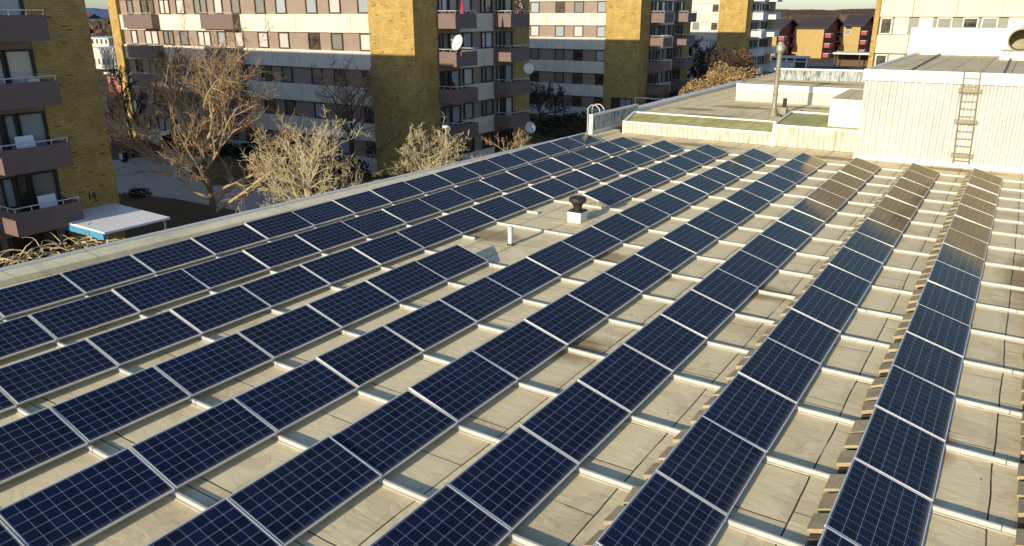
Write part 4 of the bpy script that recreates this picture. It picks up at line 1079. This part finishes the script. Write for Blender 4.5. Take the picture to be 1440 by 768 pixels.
window(H3, b3, (-39.2,247.99,-.4), 1.6, 1.4, 's', M['frame_white'], M['pane_half']); window(H3, b3, (-39.0,247.99,1.2), 1.6, 1.3, 's', M['frame_dark'], M['pane_dark'])
pv = (-37.,178.,G); pav = thing('entrance_pavilion', 'small white framed glass pavilion below the ochre houses', 'pavilion', pv)
mb = MB(); mb.box(-4,4,-1.5,1.5,2.7,3.1); mb.build('roof', M['town'], pav)
mb = MB()
for x in (-3.9,-2.3,-.5,1.3,3.9): mb.box(x-.12,x+.12,-1.45,-1.2,0,2.7)
mb.box(-4,4,-1.42,-1.25,1.9,2.1); mb.build('frame', M['frame_white'], pav)
MB().box(-3.8,3.8,-1.2,-1.1,0,2.7).build('glazing', M['pane_dark'], pav)
cw = (-46.,170.,G); o = MB().box(-18,12,-.2,.2,0,2.1).build('boundary_wall', M['coping']); o.location = cw
tag(o, 'long pale blue-grey boundary wall before the gabled houses', 'wall')
kp = thing('carport', 'long low carport with a white edged flat roof right of the pavilion', 'carport', (-22,196,G))
MB().box(-9,12,-3,3,3.0,3.4).build('roof', M['town'], kp); MB().box(-9,12,2.7,3,0,3.).build('back_wall', M['woodfence'], kp)
for x in (-8.5,-3,3,8): MB().box(x-.12,x+.12,-2.8,-2.6,0,3.).build('post', M['black'], kp)

# ------------------------------------------------------------------ town seen through the gap at left
def town_house(x, y, wx, wy, h, roof, label, mat, flat=False, rows=2, nw=4):
    b = (x, y, G-0.); t = thing('town_building', label, 'building', b, 'distant town buildings')
    MB().box(-wx/2,wx/2,0,wy,0,h).build('wall', mat, t)
    if flat: MB().box(-wx/2-.3,wx/2+.3,-.3,wy+.3,h,h+.35).build('roof', M['coping'], t)
    else:
        mb = MB(); mb.face([(-wx/2-.4,-.4,h),(wx/2+.4,-.4,h),(wx/2+.4,wy/2,h+roof),(-wx/2-.4,wy/2,h+roof)]); mb.face([(wx/2+.4,wy+.4,h),(-wx/2-.4,wy+.4,h),(-wx/2-.4,wy/2,h+roof),(wx/2+.4,wy/2,h+roof)])
        mb.face([(wx/2,0,h),(wx/2,wy,h),(wx/2,wy/2,h+roof-.1)]); mb.build('roof', M['rooftile'] if mat is M['town'] else M['townred'], t)
        MB().box(wx*.2-.5,wx*.2+.5,wy*.4,wy*.4+1,h,h+roof+1.2).build('chimney', M['townred'], t)
    for r_ in range(rows):
        for c in range(nw):
            window(t, (0,0,0), (-wx/2+(c+.3)*wx/nw, -.01, 1.0+r_*2.9), wx/nw*.45, 1.5, 's', M['frame_white'], M['pane_dark'])
for a in ((-178,98,12,10,4.6,0,'white flat roofed building beyond block 14',M['town'],True,1,6),
          (-236,128,20,10,5.4,0,'long pale building behind the white flat roofed one',M['town'],True,2,8),
          (-119.5,67,4.6,5,2.9,0,'small red walled shed nearest in the town gap',M['townred'],True,1,2),
          
          (-420,205,16,12,6,3.,'pale house with a dark roof among distant trees',M['town'],False,2,4),
          (-560,290,20,14,7,4.,'distant hip roofed house on the horizon by block 14',M['town'],False,2,4),
          (-690,372,22,14,9,4.,'hazy far house right of the one on the horizon',M['town'],False,2,4),
          (-330,170,14,10,5,2.6,'pale low house half hidden by trees in the gap',M['town'],False,1,4)):
    town_house(*a)
# far trees and wood masses
rng = random.Random(99)
def puff(loc, rx, rz, n, seed, label, leaf):
    rg = random.Random(seed); root = thing('far_tree', label, 'tree', loc, 'distant bare trees in the town')
    mb = MB()
    for _ in range(n):
        v = Vector((rg.gauss(0,1),rg.gauss(0,1),rg.gauss(0,1))).normalized()*rg.random()**.4
        p = Vector((v.x*rx,v.y*rx,rz*1.25+v.z*rz)); a = Vector((rg.gauss(0,.5),rg.gauss(0,.5),1)).normalized(); b = a.orthogonal().normalized()
        b.rotate(Matrix.Rotation(rg.uniform(0,6.28),3,a)); s_ = leaf*rg.uniform(.5,1.4)
        mb.face([p-a*s_,p+b*s_*.16,p+a*s_,p-b*s_*.16])
    mb.build('crown', M['farwood'], root)
    MB().tube([(0,0,0),(0,0,rz*1.2)],[.3,.15],6).build('trunk', M['darkbark'], root)
spots = []
for i in range(34):
    yy = rng.uniform(60,420); k = rng.uniform(-1.93,-1.60)
    spots.append((CAM.x+k*(yy+6.3)+rng.uniform(-6,6), yy))
for i, (x, y) in enumerate(sorted(spots, key=lambda s: s[1])):
    hh = rng.uniform(2.6,4.4)
    puff((x,y,G), hh*.9, hh, 420, i, 'hazy brown bare tree in the town gap beside block 14', .7+.003*y)
for i in range(26):
    yy = rng.uniform(275,620); k = rng.uniform(-.29,-.12); hh = rng.uniform(3.4,5.)
    puff((CAM.x+k*yy,yy,G), hh, hh, 380, 200+i, 'distant brown bare tree behind the gabled houses', 1.6)
